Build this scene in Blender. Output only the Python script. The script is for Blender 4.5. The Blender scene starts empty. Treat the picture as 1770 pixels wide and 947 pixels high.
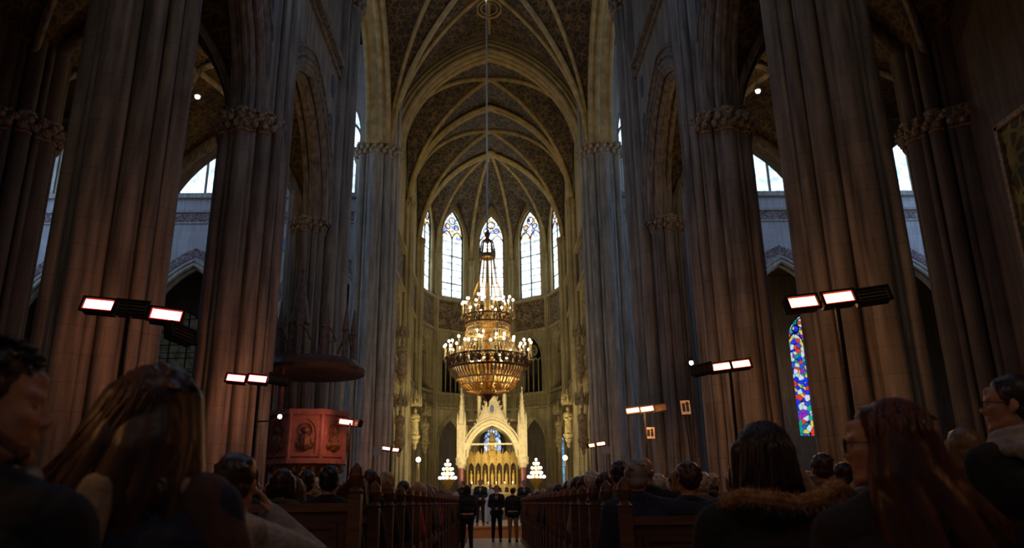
import bpy, math, random
from mathutils import Vector, Matrix, noise, Euler
random.seed(7)
PI = math.pi
sc = bpy.context.scene
COL = sc.collection

# ---------------------------------------------------------------- camera
CAM = Vector((0.15, 0, 1.28))
cam = bpy.data.cameras.new('camera'); co = bpy.data.objects.new('camera', cam); COL.objects.link(co)
cam.sensor_width = 36; cam.lens = 1300/1770*36; cam.clip_end = 300; cam.clip_start = 0.05
pitch, yaw, roll = math.radians(16.9), math.radians(1.5), math.radians(0.8)
fwd = Vector((math.sin(yaw)*math.cos(pitch), math.cos(yaw)*math.cos(pitch), math.sin(pitch)))
rt = fwd.cross(Vector((0, 0, 1))).normalized(); up = rt.cross(fwd)
rt2 = rt*math.cos(roll) - up*math.sin(roll); up2 = up*math.cos(roll) + rt*math.sin(roll)
M = Matrix((rt2, up2, -fwd)).transposed().to_4x4(); M.translation = CAM
co.matrix_world = M
sc.camera = co
cam.dof.use_dof = True; cam.dof.focus_distance = 8.0; cam.dof.aperture_fstop = 2.4

# ---------------------------------------------------------------- view, world and the large lights
sc.view_settings.view_transform = 'Standard'; sc.view_settings.look = 'None'
sc.view_settings.gamma = 1; sc.view_settings.use_curve_mapping = False
sc.view_settings.exposure = 0.0
w = bpy.data.worlds.new('world'); sc.world = w; w.use_nodes = True
w.node_tree.nodes['Background'].inputs[0].default_value = (0.30, 0.50, 1, 1)
w.node_tree.nodes['Background'].inputs[1].default_value = 0.022

def light(kind, loc, power, col, target=None, size=1.0, size_y=None, spot=None, blend=.6, radius=.2):
    l = bpy.data.lights.new('light', kind); l.energy = power; l.color = col
    o = bpy.data.objects.new('light', l); COL.objects.link(o); o.location = loc
    if kind == 'AREA':
        l.size = size
        if size_y: l.shape = 'RECTANGLE'; l.size_y = size_y
    if kind == 'SPOT': l.spot_size = math.radians(spot); l.spot_blend = blend; l.shadow_soft_size = radius
    if kind == 'POINT': l.shadow_soft_size = radius
    if target is not None:
        o.rotation_euler = (Vector(target)-Vector(loc)).to_track_quat('-Z', 'Y').to_euler()
    return o
DAY = (0.42, 0.60, 1.0); WARM = (1.0, 0.78, 0.42); GOLD = (1.0, .82, .42)
# daylight: nave west window behind the camera and transept windows
light('AREA', (0, -8, 20), 190, (.95,.85,.72), (0, 20, 12), 8, 10)
for s in (-1, 1):
    light('AREA', (s*29, 35.5, 20), 1000, DAY, (0, 36, 15), 9, 12)       # transept end windows
    light('AREA', (s*17, 29.8, 22.5), 260, DAY, (s*17, 43, 17), 16, 6)   # west clerestory of the transept
    light('AREA', (s*4.6, 15, 20.5), 150, DAY, (-s*4, 16, 9), 9, 4)      # nave clerestory
# chancel spotlights
for s in (-1, 1):
    light('SPOT', (s*4.6, 44.6, 9.5), 800, (1, .85, .55), (0, 54, 6.5), spot=40, radius=.3)
    light('SPOT', (s*4.4, 46.0, 3.4), 1500, GOLD, (-s*5.5, 60, 13), spot=95, radius=.3)
    light('SPOT', (s*3.2, 47, 15), 300, (1,.80,.45), (-s*3, 50, 30), spot=110, radius=.4)
    light('SPOT', (s*8.5, 21, 13.8), 60, (1,.62,.25), (s*9, 26, 15), spot=120, radius=.1)
    light('SPOT', (s*5.6, 31, 17), 260, (1,.75,.34), (-s*1, 41, 30), spot=110, radius=.3)
light('SPOT', (0, 50.6, 3.0), 110, (1,.8,.38), (0, 54.4, 4.2), spot=80, radius=.3)
light('AREA', (0, 52.4, 6.2), 18, (1,.85,.5), (0, 54.6, 3.4), 1.5, 1)

light('SPOT', (0, 30, 20), 900, (1, .85, .62), (0, 29.5, 0), spot=38, radius=.3)      # added fill spots for the crossing floor and the step
light('SPOT', (0, 37.5, 9), 500, (1, .85, .62), (0, 31, .6), spot=50, radius=.3)
light('SPOT', (0, 22, 17), 1500, (1, .80, .55), (0, 30.6, .3), spot=16, radius=.3)  # narrow spot added to brighten the front of the step
for s in (-1, 1): light('POINT', (s*8.8, 53, 4.5), 240, (1, .85, .5), radius=.4); light('POINT', (s*7.6, 63.5, 5), 190, (1, .85, .5), radius=.4)
light('POINT', (17.5, 46.5, 9), 140, (1, .6, .2), radius=.4)       # warm lamp in the right east aisle
light('POINT', (-17.5, 46.5, 6), 30, (1, .8, .5), radius=.4)
light('POINT', (-3.4, .9, 3.4), 42, (1, .45, .16), radius=.15)     # heaters beside and behind the camera
light('POINT', (4.4, 1.2, 3.5), 30, (1, .40, .14), radius=.15)

# ---------------------------------------------------------------- materials
def nodes(name):
    m = bpy.data.materials.new(name); m.use_nodes = True
    nt = m.node_tree; return m, nt, nt.nodes['Principled BSDF']
def N(nt, t, **k):
    n = nt.nodes.new(t)
    for a, b in k.items(): setattr(n, a, b)
    return n
def ramp(nt, fac, stops):
    r = N(nt, 'ShaderNodeValToRGB'); e = r.color_ramp.elements
    while len(e) > 1: e.remove(e[-1])
    e[0].position = stops[0][0]; e[0].color = (*stops[0][1], 1)
    for p, c in stops[1:]:
        q = e.new(p); q.color = (*c, 1)
    nt.links.new(fac, r.inputs[0]); return r
def mul(c, k): return tuple(x*k for x in c)
def plain(name, col, rough=.7, metal=0, var=.25, scale=6, bump=.15, stretch=(1, 1, 1)):
    m, nt, b = nodes(name)
    tc = N(nt, 'ShaderNodeTexCoord'); mp = N(nt, 'ShaderNodeMapping'); mp.inputs['Scale'].default_value = stretch
    nt.links.new(tc.outputs['Object'], mp.inputs[0])
    n = N(nt, 'ShaderNodeTexNoise'); n.inputs['Scale'].default_value = scale; n.inputs['Detail'].default_value = 4
    nt.links.new(mp.outputs[0], n.inputs['Vector'])
    r = ramp(nt, n.outputs[0], [(.3, mul(col, 1-var)), (.7, mul(col, 1+var))])
    nt.links.new(r.outputs[0], b.inputs['Base Color'])
    b.inputs['Roughness'].default_value = rough; b.inputs['Metallic'].default_value = metal
    if bump:
        bp = N(nt, 'ShaderNodeBump'); bp.inputs['Strength'].default_value = bump; bp.inputs['Distance'].default_value = .02
        nt.links.new(n.outputs[0], bp.inputs['Height']); nt.links.new(bp.outputs[0], b.inputs['Normal'])
    return m
def stone(name, col, joint=.80, bw=.9, bh=.45, var=.35, vert=True):
    """ashlar: courses by world height, blotches, vertical streaks"""
    m, nt, b = nodes(name); L = nt.links.new
    g = N(nt, 'ShaderNodeNewGeometry'); s = N(nt, 'ShaderNodeSeparateXYZ'); L(g.outputs['Position'], s.inputs[0])
    a = N(nt, 'ShaderNodeMath', operation='ADD'); L(s.outputs[0], a.inputs[0]); L(s.outputs[1], a.inputs[1])
    c = N(nt, 'ShaderNodeCombineXYZ'); L(a.outputs[0], c.inputs[0]); L(s.outputs[2], c.inputs[1])
    br = N(nt, 'ShaderNodeTexBrick'); L(c.outputs[0], br.inputs['Vector'])
    br.inputs['Scale'].default_value = 1; br.inputs['Brick Width'].default_value = bw; br.inputs['Row Height'].default_value = bh
    br.inputs['Mortar Size'].default_value = .012; br.inputs['Mortar Smooth'].default_value = .3
    br.inputs['Color1'].default_value = (*mul(col, 1.06), 1); br.inputs['Color2'].default_value = (*mul(col, .92), 1)
    br.inputs['Mortar'].default_value = (*mul(col, joint), 1)
    mp = N(nt, 'ShaderNodeMapping'); mp.inputs['Scale'].default_value = (5, 5, .45); L(g.outputs['Position'], mp.inputs[0])
    n = N(nt, 'ShaderNodeTexNoise'); n.inputs['Scale'].default_value = 1.2; n.inputs['Detail'].default_value = 6; L(mp.outputs[0], n.inputs['Vector'])
    r = ramp(nt, n.outputs[0], [(.3, (1-var,)*3), (.7, (1+var*.6,)*3)])
    x = N(nt, 'ShaderNodeMix', data_type='RGBA', blend_type='MULTIPLY'); x.inputs[0].default_value = 1
    L(br.outputs[0], x.inputs[6]); L(r.outputs[0], x.inputs[7]); L(x.outputs[2], b.inputs['Base Color'])
    b.inputs['Roughness'].default_value = .8
    n2 = N(nt, 'ShaderNodeTexNoise'); n2.inputs['Scale'].default_value = 9; n2.inputs['Detail'].default_value = 5; L(g.outputs['Position'], n2.inputs['Vector'])
    bp = N(nt, 'ShaderNodeBump'); bp.inputs['Strength'].default_value = .35; bp.inputs['Distance'].default_value = .03
    L(n2.outputs[0], bp.inputs['Height']); L(bp.outputs[0], b.inputs['Normal'])
    return m
def painted(name, base, cols, scale=1.6):
    """painted vault or mural: leafy ornament in several pigments on a ground colour"""
    m, nt, b = nodes(name); L = nt.links.new
    g = N(nt, 'ShaderNodeNewGeometry')
    v = N(nt, 'ShaderNodeTexVoronoi', feature='DISTANCE_TO_EDGE'); v.inputs['Scale'].default_value = scale*2.2
    n0 = N(nt, 'ShaderNodeTexNoise'); n0.inputs['Scale'].default_value = scale; L(g.outputs['Position'], n0.inputs['Vector'])
    x0 = N(nt, 'ShaderNodeMix', data_type='RGBA', blend_type='LINEAR_LIGHT'); x0.inputs[0].default_value = .25
    L(g.outputs['Position'], x0.inputs[6]); L(n0.outputs['Color'], x0.inputs[7]); L(x0.outputs[2], v.inputs['Vector'])
    r = ramp(nt, v.outputs['Distance'], [(.0, cols[0]), (.07, cols[0]), (.12, base), (.3, cols[1]), (.36, base)])
    n = N(nt, 'ShaderNodeTexNoise'); n.inputs['Scale'].default_value = scale*1.5; n.inputs['Detail'].default_value = 5; L(g.outputs['Position'], n.inputs['Vector'])
    r2 = ramp(nt, n.outputs[0], [(.35, (.5, .5, .5)), (.65, (1.3, 1.3, 1.3))])
    x = N(nt, 'ShaderNodeMix', data_type='RGBA', blend_type='MULTIPLY'); x.inputs[0].default_value = 1
    L(r.outputs[0], x.inputs[6]); L(r2.outputs[0], x.inputs[7]); L(x.outputs[2], b.inputs['Base Color'])
    b.inputs['Roughness'].default_value = .75
    return m
def emit(name, col, strength):
    m, nt, b = nodes(name); nt.nodes.remove(b)
    e = N(nt, 'ShaderNodeEmission'); e.inputs[0].default_value = (*col, 1); e.inputs[1].default_value = strength
    nt.links.new(e.outputs[0], nt.nodes['Material Output'].inputs[0]); return m
def glass(name, ztop, pale, strength, palette, pscale=3.2, lattice=.55, cstrength=None):
    """leaded daylight glass: pale quarries below ztop, coloured pieces above"""
    m, nt, b = nodes(name); nt.nodes.remove(b); L = nt.links.new
    g = N(nt, 'ShaderNodeNewGeometry'); s = N(nt, 'ShaderNodeSeparateXYZ'); L(g.outputs['Position'], s.inputs[0])
    v = N(nt, 'ShaderNodeTexVoronoi'); v.inputs['Scale'].default_value = pscale; L(g.outputs['Position'], v.inputs['Vector'])
    sv = N(nt, 'ShaderNodeSeparateColor'); L(v.outputs['Color'], sv.inputs[0])
    st = [(i/len(palette), c) for i, c in enumerate(palette)]
    r = ramp(nt, sv.outputs[0], st); r.color_ramp.interpolation = 'CONSTANT'
    ve = N(nt, 'ShaderNodeTexVoronoi', feature='DISTANCE_TO_EDGE'); ve.inputs['Scale'].default_value = pscale; L(g.outputs['Position'], ve.inputs['Vector'])
    le = N(nt, 'ShaderNodeMath', operation='GREATER_THAN'); le.inputs[1].default_value = .035; L(ve.outputs['Distance'], le.inputs[0])
    cs = N(nt, 'ShaderNodeMath', operation='MULTIPLY'); cs.inputs[1].default_value = cstrength or strength; L(le.outputs[0], cs.inputs[0])
    n = N(nt, 'ShaderNodeTexNoise'); n.inputs['Scale'].default_value = 2.3; L(g.outputs['Position'], n.inputs['Vector'])
    pr = ramp(nt, n.outputs[0], [(.35, mul(pale, .45)), (.6, pale)])
    md = N(nt, 'ShaderNodeMath', operation='FRACT'); mm = N(nt, 'ShaderNodeMath', operation='MULTIPLY'); mm.inputs[1].default_value = 1/lattice if lattice else 0
    L(s.outputs[2], mm.inputs[0]); L(mm.outputs[0], md.inputs[0])
    gt = N(nt, 'ShaderNodeMath', operation='GREATER_THAN'); gt.inputs[1].default_value = .07 if lattice else -1; L(md.outputs[0], gt.inputs[0])
    ps = N(nt, 'ShaderNodeMath', operation='MULTIPLY'); ps.inputs[1].default_value = strength; L(gt.outputs[0], ps.inputs[0])
    up_ = N(nt, 'ShaderNodeMath', operation='GREATER_THAN'); up_.inputs[1].default_value = ztop; L(s.outputs[2], up_.inputs[0])
    e1 = N(nt, 'ShaderNodeEmission'); L(pr.outputs[0], e1.inputs[0]); L(ps.outputs[0], e1.inputs[1])
    e2 = N(nt, 'ShaderNodeEmission'); L(r.outputs[0], e2.inputs[0]); L(cs.outputs[0], e2.inputs[1])
    mx = N(nt, 'ShaderNodeMixShader'); L(up_.outputs[0], mx.inputs[0]); L(e1.outputs[0], mx.inputs[1]); L(e2.outputs[0], mx.inputs[2])
    L(mx.outputs[0], nt.nodes['Material Output'].inputs[0]); return m

STONE = stone('nave_stone', (.26, .225, .18), var=.6)
STONE2 = stone('crossing_stone', (.30, .27, .215), var=.5)
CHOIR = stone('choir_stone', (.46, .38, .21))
PLASTER = stone('transept_ashlar', (.42, .41, .40), joint=.8, var=.2)
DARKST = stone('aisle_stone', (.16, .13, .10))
CARVED = plain('carved_stone', (.34, .27, .18), .8, 0, .5, 9, .6)
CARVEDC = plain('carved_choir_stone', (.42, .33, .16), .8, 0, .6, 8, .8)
RIB = plain('rib_stone', (.40, .29, .12), .8, 0, .3, 2, .2)
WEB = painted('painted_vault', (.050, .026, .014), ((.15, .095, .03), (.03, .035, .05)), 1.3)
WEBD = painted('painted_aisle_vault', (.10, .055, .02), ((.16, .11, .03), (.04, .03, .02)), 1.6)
FRESCO = painted('fresco', (.10, .075, .035), ((.30, .22, .10), (.18, .06, .04)), 1.5)
MURAL = painted('gilded_mural', (.10, .05, .015), ((.26, .22, .05), (.05, .10, .05)), 1.0)
FRIEZE = painted('painted_frieze', (.10, .05, .045), ((.30, .26, .24), (.10, .05, .05)), 3.5)
FLOORM = stone('floor_tiles', (.36, .33, .29), joint=.6, bw=.6, bh=.6)
def floor_mat():
    m, nt, b = nodes('floor_stone_tiles'); L = nt.links.new
    g = N(nt, 'ShaderNodeNewGeometry'); c = N(nt, 'ShaderNodeTexChecker'); c.inputs['Scale'].default_value = 1.6
    c.inputs[1].default_value = (.34, .30, .25, 1); c.inputs[2].default_value = (.25, .22, .19, 1)
    L(g.outputs['Position'], c.inputs[0]); L(c.outputs[0], b.inputs['Base Color']); b.inputs['Roughness'].default_value = .35
    return m
FLOORM = floor_mat()
WOOD = plain('dark_pew_wood', (.070, .030, .016), .42, 0, .4, 3, .1, (1, 8, 8))
WOODR = plain('reddish_pew_wood', (.12, .050, .022), .4, 0, .35, 3, .1, (1, 8, 8))
STEPW = plain('orange_step_wood', (.62, .22, .06), .5, 0, .2, 4)
REDMARB = plain('red_marble', (.22, .05, .04), .3, 0, .5, 5, 0)
PULP = plain('pulpit_stone', (.42, .17, .14), .6, 0, .25, 6, .2)
PULPD = plain('pulpit_relief_gold', (.22, .11, .05), .5, .2, .5, 12, .6)
CANOPY = plain('canopy_wood', (.085, .040, .028), .6, 0, .3, 6)
ORN = plain('canopy_tracery', (.16, .125, .10), .7, 0, .4, 9, .3)
WHITEST = plain('ciborium_limestone', (.66, .56, .36), .65, 0, .15, 5, .2)
GOLDM = plain('gilding', (.50, .34, .10), .45, .5, .45, 14, .5)
BRASS = plain('chandelier_gilt_brass', (.60, .36, .10), .32, .9, .35, 12, .3)
BRASSD = plain('chandelier_dark_brass', (.20, .11, .045), .45, .8, .3, 10, .3)
CRYST = plain('chandelier_gold_drops', (.85, .62, .28), .22, .7, .4, 30, .4)
METAL = plain('black_metal', (.008, .007, .007), .8, 0, .2, 10, 0)
CORD = plain('steel_cord', (.42, .45, .47), .35, .3, .1, 10, 0)
IRON = plain('window_iron', (.03, .03, .035), .7, .2, .2, 10, 0)
BULB = emit('candle_bulb_glow', (1, .86, .58), 9)
BULBW = emit('white_lamp_glow', (1, .95, .82), 8)
HOT_L = emit('heater_glow_red', (1, .50, .40), 6.0)
HOT_R = emit('heater_glow_amber', (1, .62, .26), 7.0)
HOTRIM = emit('heater_reflector_glow', (1, .04, .03), 1.0)
COOLREF = plain('cold_heater_reflector', (.28, .17, .07), .35, .6, .3, 20, 0)
PAPER = plain('white_paper', (.70, .64, .56), .8, 0, .05, 5, 0)
INK = plain('black_print', (.03, .03, .03), .8, 0, .05, 5, 0)
PAL = [(1, 1, .92), (.9, .95, 1), (.8, .35, .15), (1, .88, .5), (.9, .95, 1), (.35, .5, .95), (1, .98, .9), (.6, .85, .6), (1, 1, 1), (1, .95, .8), (.25, .3, .8)]
PALR = [(.02, .03, .85), (.75, .8, .95), (.02, .45, .35), (.02, .05, .9), (.8, .06, .05), (.55, .85, .8), (.05, .1, .6), (.9, .65, .1), (.01, .35, .3), (.35, .03, .6)]
G_APSE = glass('apse_glass', 24.0, (.8, .95, 1), 2.4, PAL, 3.6, .62, 1.7)
G_MID = glass('apse_centre_glass', 24.7, (1, 1, 1), 3.2, PAL, 3.6, .9, 1.7)
G_TRANS = glass('transept_clear_glass', 99, (.55, .78, 1), 2.6, PAL, 3, 0, 2)
G_STAIN = glass('stained_figure_glass', -5, (1, 1, 1), 1, PALR, 3.3, .6, .85)
G_DIM = glass('dim_leaded_glass', 99, (.13, .13, .10), .13, PAL, 3, .9, 1)
G_LOW = glass('chapel_glass', -5, (.5, .7, 1), 1, [(.5, .7, 1), (.8, .9, 1), (.2, .35, .9), (.9, .95, 1), (.4, .6, 1)], 2.5, .6, 1.1)
G_SLIT = glass('ambulatory_glass', 99, (.2, .5, .8), .8, PAL, 3, .7, 1)

# ---------------------------------------------------------------- mesh helpers
class MB:
    def __init__(s): s.v = []; s.f = []
    def add(s, vs, fs):
        o = len(s.v); s.v += [tuple(p) for p in vs]; s.f += [tuple(i+o for i in f) for f in fs]; return s
    def quad(s, a, b, c, d): return s.add([a, b, c, d], [(0, 1, 2, 3)])
    def box(s, x0, x1, y0, y1, z0, z1, M=None):
        vs = [Vector((x, y, z)) for z in (z0, z1) for y in (y0, y1) for x in (x0, x1)]
        if M: vs = [M @ p for p in vs]
        return s.add(vs, [(0, 2, 3, 1), (4, 5, 7, 6), (0, 1, 5, 4), (2, 6, 7, 3), (0, 4, 6, 2), (1, 3, 7, 5)])
    def prism(s, poly, z0, z1, c=(0, 0), k1=1.0):
        n = len(poly)
        vs = [(c[0]+x, c[1]+y, z0) for x, y in poly] + [(c[0]+x*k1, c[1]+y*k1, z1) for x, y in poly]
        return s.add(vs, [(i, (i+1) % n, n+(i+1) % n, n+i) for i in range(n)] + [tuple(range(n-1, -1, -1)), tuple(range(n, 2*n))])
    def lathe(s, prof, c=(0, 0, 0), n=16, phase=0, sx=1, sy=1):
        m = len(prof)
        vs = [(c[0]+sx*r*math.cos(phase+2*PI*i/n), c[1]+sy*r*math.sin(phase+2*PI*i/n), c[2]+z) for r, z in prof for i in range(n)]
        fs = [(j*n+i, j*n+(i+1) % n, (j+1)*n+(i+1) % n, (j+1)*n+i) for j in range(m-1) for i in range(n)]
        fs += [tuple(range(n-1, -1, -1)), tuple((m-1)*n+i for i in range(n))]
        return s.add(vs, fs)
    def tube(s, path, r, n=8, closed=False):
        P = [Vector(p) for p in path]; m = len(P); R = r if isinstance(r, (list, tuple)) else [r]*m
        vs = []; ref = None
        for i in range(m):
            if closed: t = (P[(i+1) % m]-P[i-1])
            else: t = P[min(i+1, m-1)]-P[max(i-1, 0)]
            t = t.normalized() if t.length > 1e-9 else Vector((0, 0, 1))
            if ref is None: ref = t.orthogonal().normalized()
            ref = (ref - t*ref.dot(t)); ref = ref.normalized() if ref.length > 1e-6 else t.orthogonal().normalized()
            b = t.cross(ref)
            vs += [P[i] + (ref*math.cos(2*PI*k/n)+b*math.sin(2*PI*k/n))*R[i] for k in range(n)]
        fs = [(i*n+k, i*n+(k+1) % n, (i+1)*n+(k+1) % n, (i+1)*n+k) for i in range(m-1) for k in range(n)]
        if closed: fs += [((m-1)*n+k, (m-1)*n+(k+1) % n, (k+1) % n, k) for k in range(n)]
        else: fs += [tuple(range(n-1, -1, -1)), tuple((m-1)*n+k for k in range(n))]
        return s.add(vs, fs)
    def ball(s, c, r, n=10, rot=None):
        if not isinstance(r, (list, tuple)): r = (r, r, r)
        c = Vector(c); m = max(4, n//2+1); vs = []
        for j in range(m+1):
            a = PI*j/m
            for i in range(n):
                p = Vector((r[0]*math.sin(a)*math.cos(2*PI*i/n), r[1]*math.sin(a)*math.sin(2*PI*i/n), -r[2]*math.cos(a)))
                if rot: p = rot @ p
                vs.append(c+p)
        fs = [(j*n+i, j*n+(i+1) % n, (j+1)*n+(i+1) % n, (j+1)*n+i) for j in range(m) for i in range(n)]
        return s.add(vs, fs)
    def cap(s, p, q, r1, r2, n=12):
        """tapered capsule"""
        p, q = Vector(p), Vector(q); d = q-p; L = d.length
        if L < 1e-6: return s.ball(p, r1, n)
        d = d/L; pts = []; rr = []
        for k in range(5):
            a = PI/2*(k/4); pts.append(p-d*r1*math.cos(a)); rr.append(max(r1*math.sin(a), 1e-4))
        for k in range(5):
            a = PI/2*(k/4); pts.append(q+d*r2*math.sin(a)); rr.append(max(r2*math.cos(a), 1e-4))
        ref = d.orthogonal().normalized(); b = d.cross(ref); vs = []
        for P, R in zip(pts, rr): vs += [P+(ref*math.cos(2*PI*k/n)+b*math.sin(2*PI*k/n))*R for k in range(n)]
        fs = [(i*n+k, i*n+(k+1) % n, (i+1)*n+(k+1) % n, (i+1)*n+k) for i in range(len(pts)-1) for k in range(n)]
        fs += [tuple(range(n-1, -1, -1)), tuple((len(pts)-1)*n+k for k in range(n))]
        return s.add(vs, fs)
    def build(s, name, mat, parent=None, smooth=False):
        me = bpy.data.meshes.new(name); me.from_pydata(s.v, [], s.f); me.update()
        if mat: me.materials.append(mat)
        if smooth:
            me.polygons.foreach_set('use_smooth', [True]*len(me.polygons))
        o = bpy.data.objects.new(name, me); COL.objects.link(o)
        if parent: o.parent = parent
        return o
def tag(o, label=None, cat=None, group=None, kind=None):
    for k, v in (('label', label), ('category', cat), ('group', group), ('kind', kind)):
        if v: o[k] = v
    return o
def thing(name, label, cat, loc=(0, 0, 0), rz=0, group=None):
    o = bpy.data.objects.new(name, None); COL.objects.link(o); o.location = loc; o.rotation_euler = (0, 0, rz)
    o.empty_display_size = .2
    return tag(o, label, cat, group)
def struct(name, mb, mat, smooth=False):
    return tag(mb.build(name, mat, None, smooth), kind='structure')
def copy_tree(o, parent=None):
    c = o.copy(); COL.objects.link(c); c.parent = parent
    for ch in list(o.children): copy_tree(ch, c)
    return c

# ---- pointed arches
def prof(t, s, h):
    """height of a pointed arch of half span s, rise h at distance |t| from the axis"""
    t = min(abs(t), s); R = (h*h+s*s)/(2*s); return math.sqrt(max(0, R*R-(t+R-s)**2))
def arch_pts(s, h, n=12):
    R = (h*h+s*s)/(2*s); a0 = math.acos(max(-1, min(1, (R-s)/R))); L = []
    for i in range(n+1):
        a = a0*i/n; L.append((-(R*math.cos(a)-(R-s)), R*math.sin(a)))
    return L + [(-x, z) for x, z in reversed(L[:-1])]
def mapper(origin, d, nrm):
    O, D, Nn = Vector(origin), Vector(d).normalized(), Vector(nrm).normalized()
    return lambda u, t, z: O + D*u + Nn*t + Vector((0, 0, z))
def panel(mb, mp, u0, u1, z0, z1, thick, holes, top=None, n=20):
    """wall between u0..u1, z0..z1 with pointed openings (uc, half, zbottom, zspring, zapex)"""
    xs = {u0, u1}
    if top: xs |= {u0+(u1-u0)*i/24 for i in range(25)}
    for uc, a, zb, zs, za in holes:
        xs |= {uc-a+2*a*i/n for i in range(n+1)}
    xs = sorted(xs); xs = [x for i, x in enumerate(xs) if i == 0 or x-xs[i-1] > 1e-5]
    T = (lambda x: top(x)) if top else (lambda x: z1)
    def zt(h, x): return h[3]+prof(x-h[0], h[1], h[4]-h[3])
    for i in range(len(xs)-1):
        a, b = xs[i], xs[i+1]; m = (a+b)/2
        hs = sorted([h for h in holes if abs(m-h[0]) < h[1]], key=lambda h: h[2])
        lo = (z0, z0); segs = []
        for h in hs: segs.append((lo, (h[2], h[2]))); lo = (zt(h, a), zt(h, b))
        segs.append((lo, (T(a), T(b))))
        for (l1, l2), (h1, h2) in segs:
            if h1-l1 < 1e-4 and h2-l2 < 1e-4: continue
            mb.quad(mp(a, 0, l1), mp(b, 0, l2), mp(b, 0, h2), mp(a, 0, h1))
            mb.quad(mp(a, thick, l1), mp(a, thick, h1), mp(b, thick, h2), mp(b, thick, l2))
        for h in hs:
            if h[2] > z0+1e-4: mb.quad(mp(a, 0, h[2]), mp(a, thick, h[2]), mp(b, thick, h[2]), mp(b, 0, h[2]))
            mb.quad(mp(a, 0, zt(h, a)), mp(b, 0, zt(h, b)), mp(b, thick, zt(h, b)), mp(a, thick, zt(h, a)))
        mb.quad(mp(a, 0, T(a)), mp(b, 0, T(b)), mp(b, thick, T(b)), mp(a, thick, T(a)))
    for h in holes:
        for sgn in (-1, 1):
            u = h[0]+sgn*h[1]; mb.quad(mp(u, 0, h[2]), mp(u, 0, h[3]), mp(u, thick, h[3]), mp(u, thick, h[2]))
    for u in (u0, u1): mb.quad(mp(u, 0, z0), mp(u, thick, z0), mp(u, thick, T(u)), mp(u, 0, T(u)))
def mould(mb, mp, uc, a, zb, zs, za, offs, r=.08, n=12, tt=0.0):
    """rolls running round an opening: up the jambs from zb and over the pointed head; offs = [(out, depth, radius)]"""
    for o, t, rr in offs:
        s = a+o; h = (za-zs)+o*1.15
        pts = [mp(uc+x, t, zs+z) for x, z in arch_pts(s, h, n)]
        if zb is not None: pts = [mp(uc-s, t, zb)]+pts+[mp(uc+s, t, zb)]
        mb.tube(pts, rr, 8)

# ---- compound pier outline
def outline(circles, n=168):
    pts = []
    for i in range(n):
        a = 2*PI*i/n; dx, dy = math.cos(a), math.sin(a); best = .01
        for cx, cy, r in circles:
            b = dx*cx+dy*cy; c = cx*cx+cy*cy-r*r; d = b*b-c
            if d > 0: best = max(best, b+math.sqrt(d))
        pts.append((dx*best, dy*best))
    return pts
def pier_circles(R):
    c = [(0, 0, .68*R)]
    for k in range(4): c.append((.735*R*math.cos(k*PI/2), .735*R*math.sin(k*PI/2), .265*R))
    for k in range(4):
        a = PI/4+k*PI/2; c.append((.79*R*math.cos(a), .79*R*math.sin(a), .185*R))
    for k in range(8):
        a = PI/8+k*PI/4; c.append((.79*R*math.cos(a), .79*R*math.sin(a), .095*R))
    for k in range(16):
        a = PI/16+k*PI/8; c.append((.70*R*math.cos(a), .70*R*math.sin(a), .035*R))
    return c
def capital(c, R, z, h, mat, parent, n=22, name='capital'):
    mb = MB(); pts = outline(pier_circles(R), 96)
    rings = [(1.03, 0), (1.06, .06*h), (1.0, .12*h), (1.01, .5*h), (1.08, .82*h), (1.13, .86*h), (1.14, h)]
    m = len(pts); vs = [(c[0]+x*k, c[1]+y*k, z+dz) for k, dz in rings for x, y in pts]
    fs = [(j*m+i, j*m+(i+1) % m, (j+1)*m+(i+1) % m, (j+1)*m+i) for j in range(len(rings)-1) for i in range(m)]
    fs += [tuple(range(m-1, -1, -1)), tuple((len(rings)-1)*m+i for i in range(m))]
    mb.add(vs, fs)
    rnd = random.Random(int(R*100+z))
    for row, zz in ((0, .32), (1, .62)):
        for i in range(n):
            a = 2*PI*(i+.5*row)/n; rr = R*(1.0+.06*row)
            mb.ball((c[0]+rr*math.cos(a), c[1]+rr*math.sin(a), z+h*zz), (R*.10, R*.10, h*.20), 6)
            mb.ball((c[0]+rr*1.06*math.cos(a+.06), c[1]+rr*1.06*math.sin(a+.06), z+h*(zz+.14)), R*.06, 5)
    return mb.build(name, mat, parent)
def make_pier(label, x, y, R, ztop, mat=STONE, cap_z=None, caph=.7, capmat=CARVED, name='pier', group=None, z0=0):
    t = thing(name, label, 'pier', (x, y, z0), 0, group)
    pts = outline(pier_circles(R))
    MB().prism(pts, .9, ztop-z0).build('shaft', mat, t)
    oc = [(math.cos(PI/8+k*PI/4)*R*1.22, math.sin(PI/8+k*PI/4)*R*1.22) for k in range(8)]
    MB().prism(oc, 0, .55).prism(oc, .55, .7, k1=.93).prism([(a*.93, b*.93) for a, b in oc], .7, .95, k1=.86).build('plinth', mat, t)
    if cap_z: capital((0, 0), R, cap_z-z0, caph, capmat, t)
    return t

# ================================================================ SETTING
W = 6.5; ZS = 22.0; ZV = 30.2; ZC = 11.2; ZA = 15.7; ZST = 18.4
fl = MB(); fl.box(-32, 32, -10, 72, -.3, 0); struct('floor', fl, FLOORM)
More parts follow.
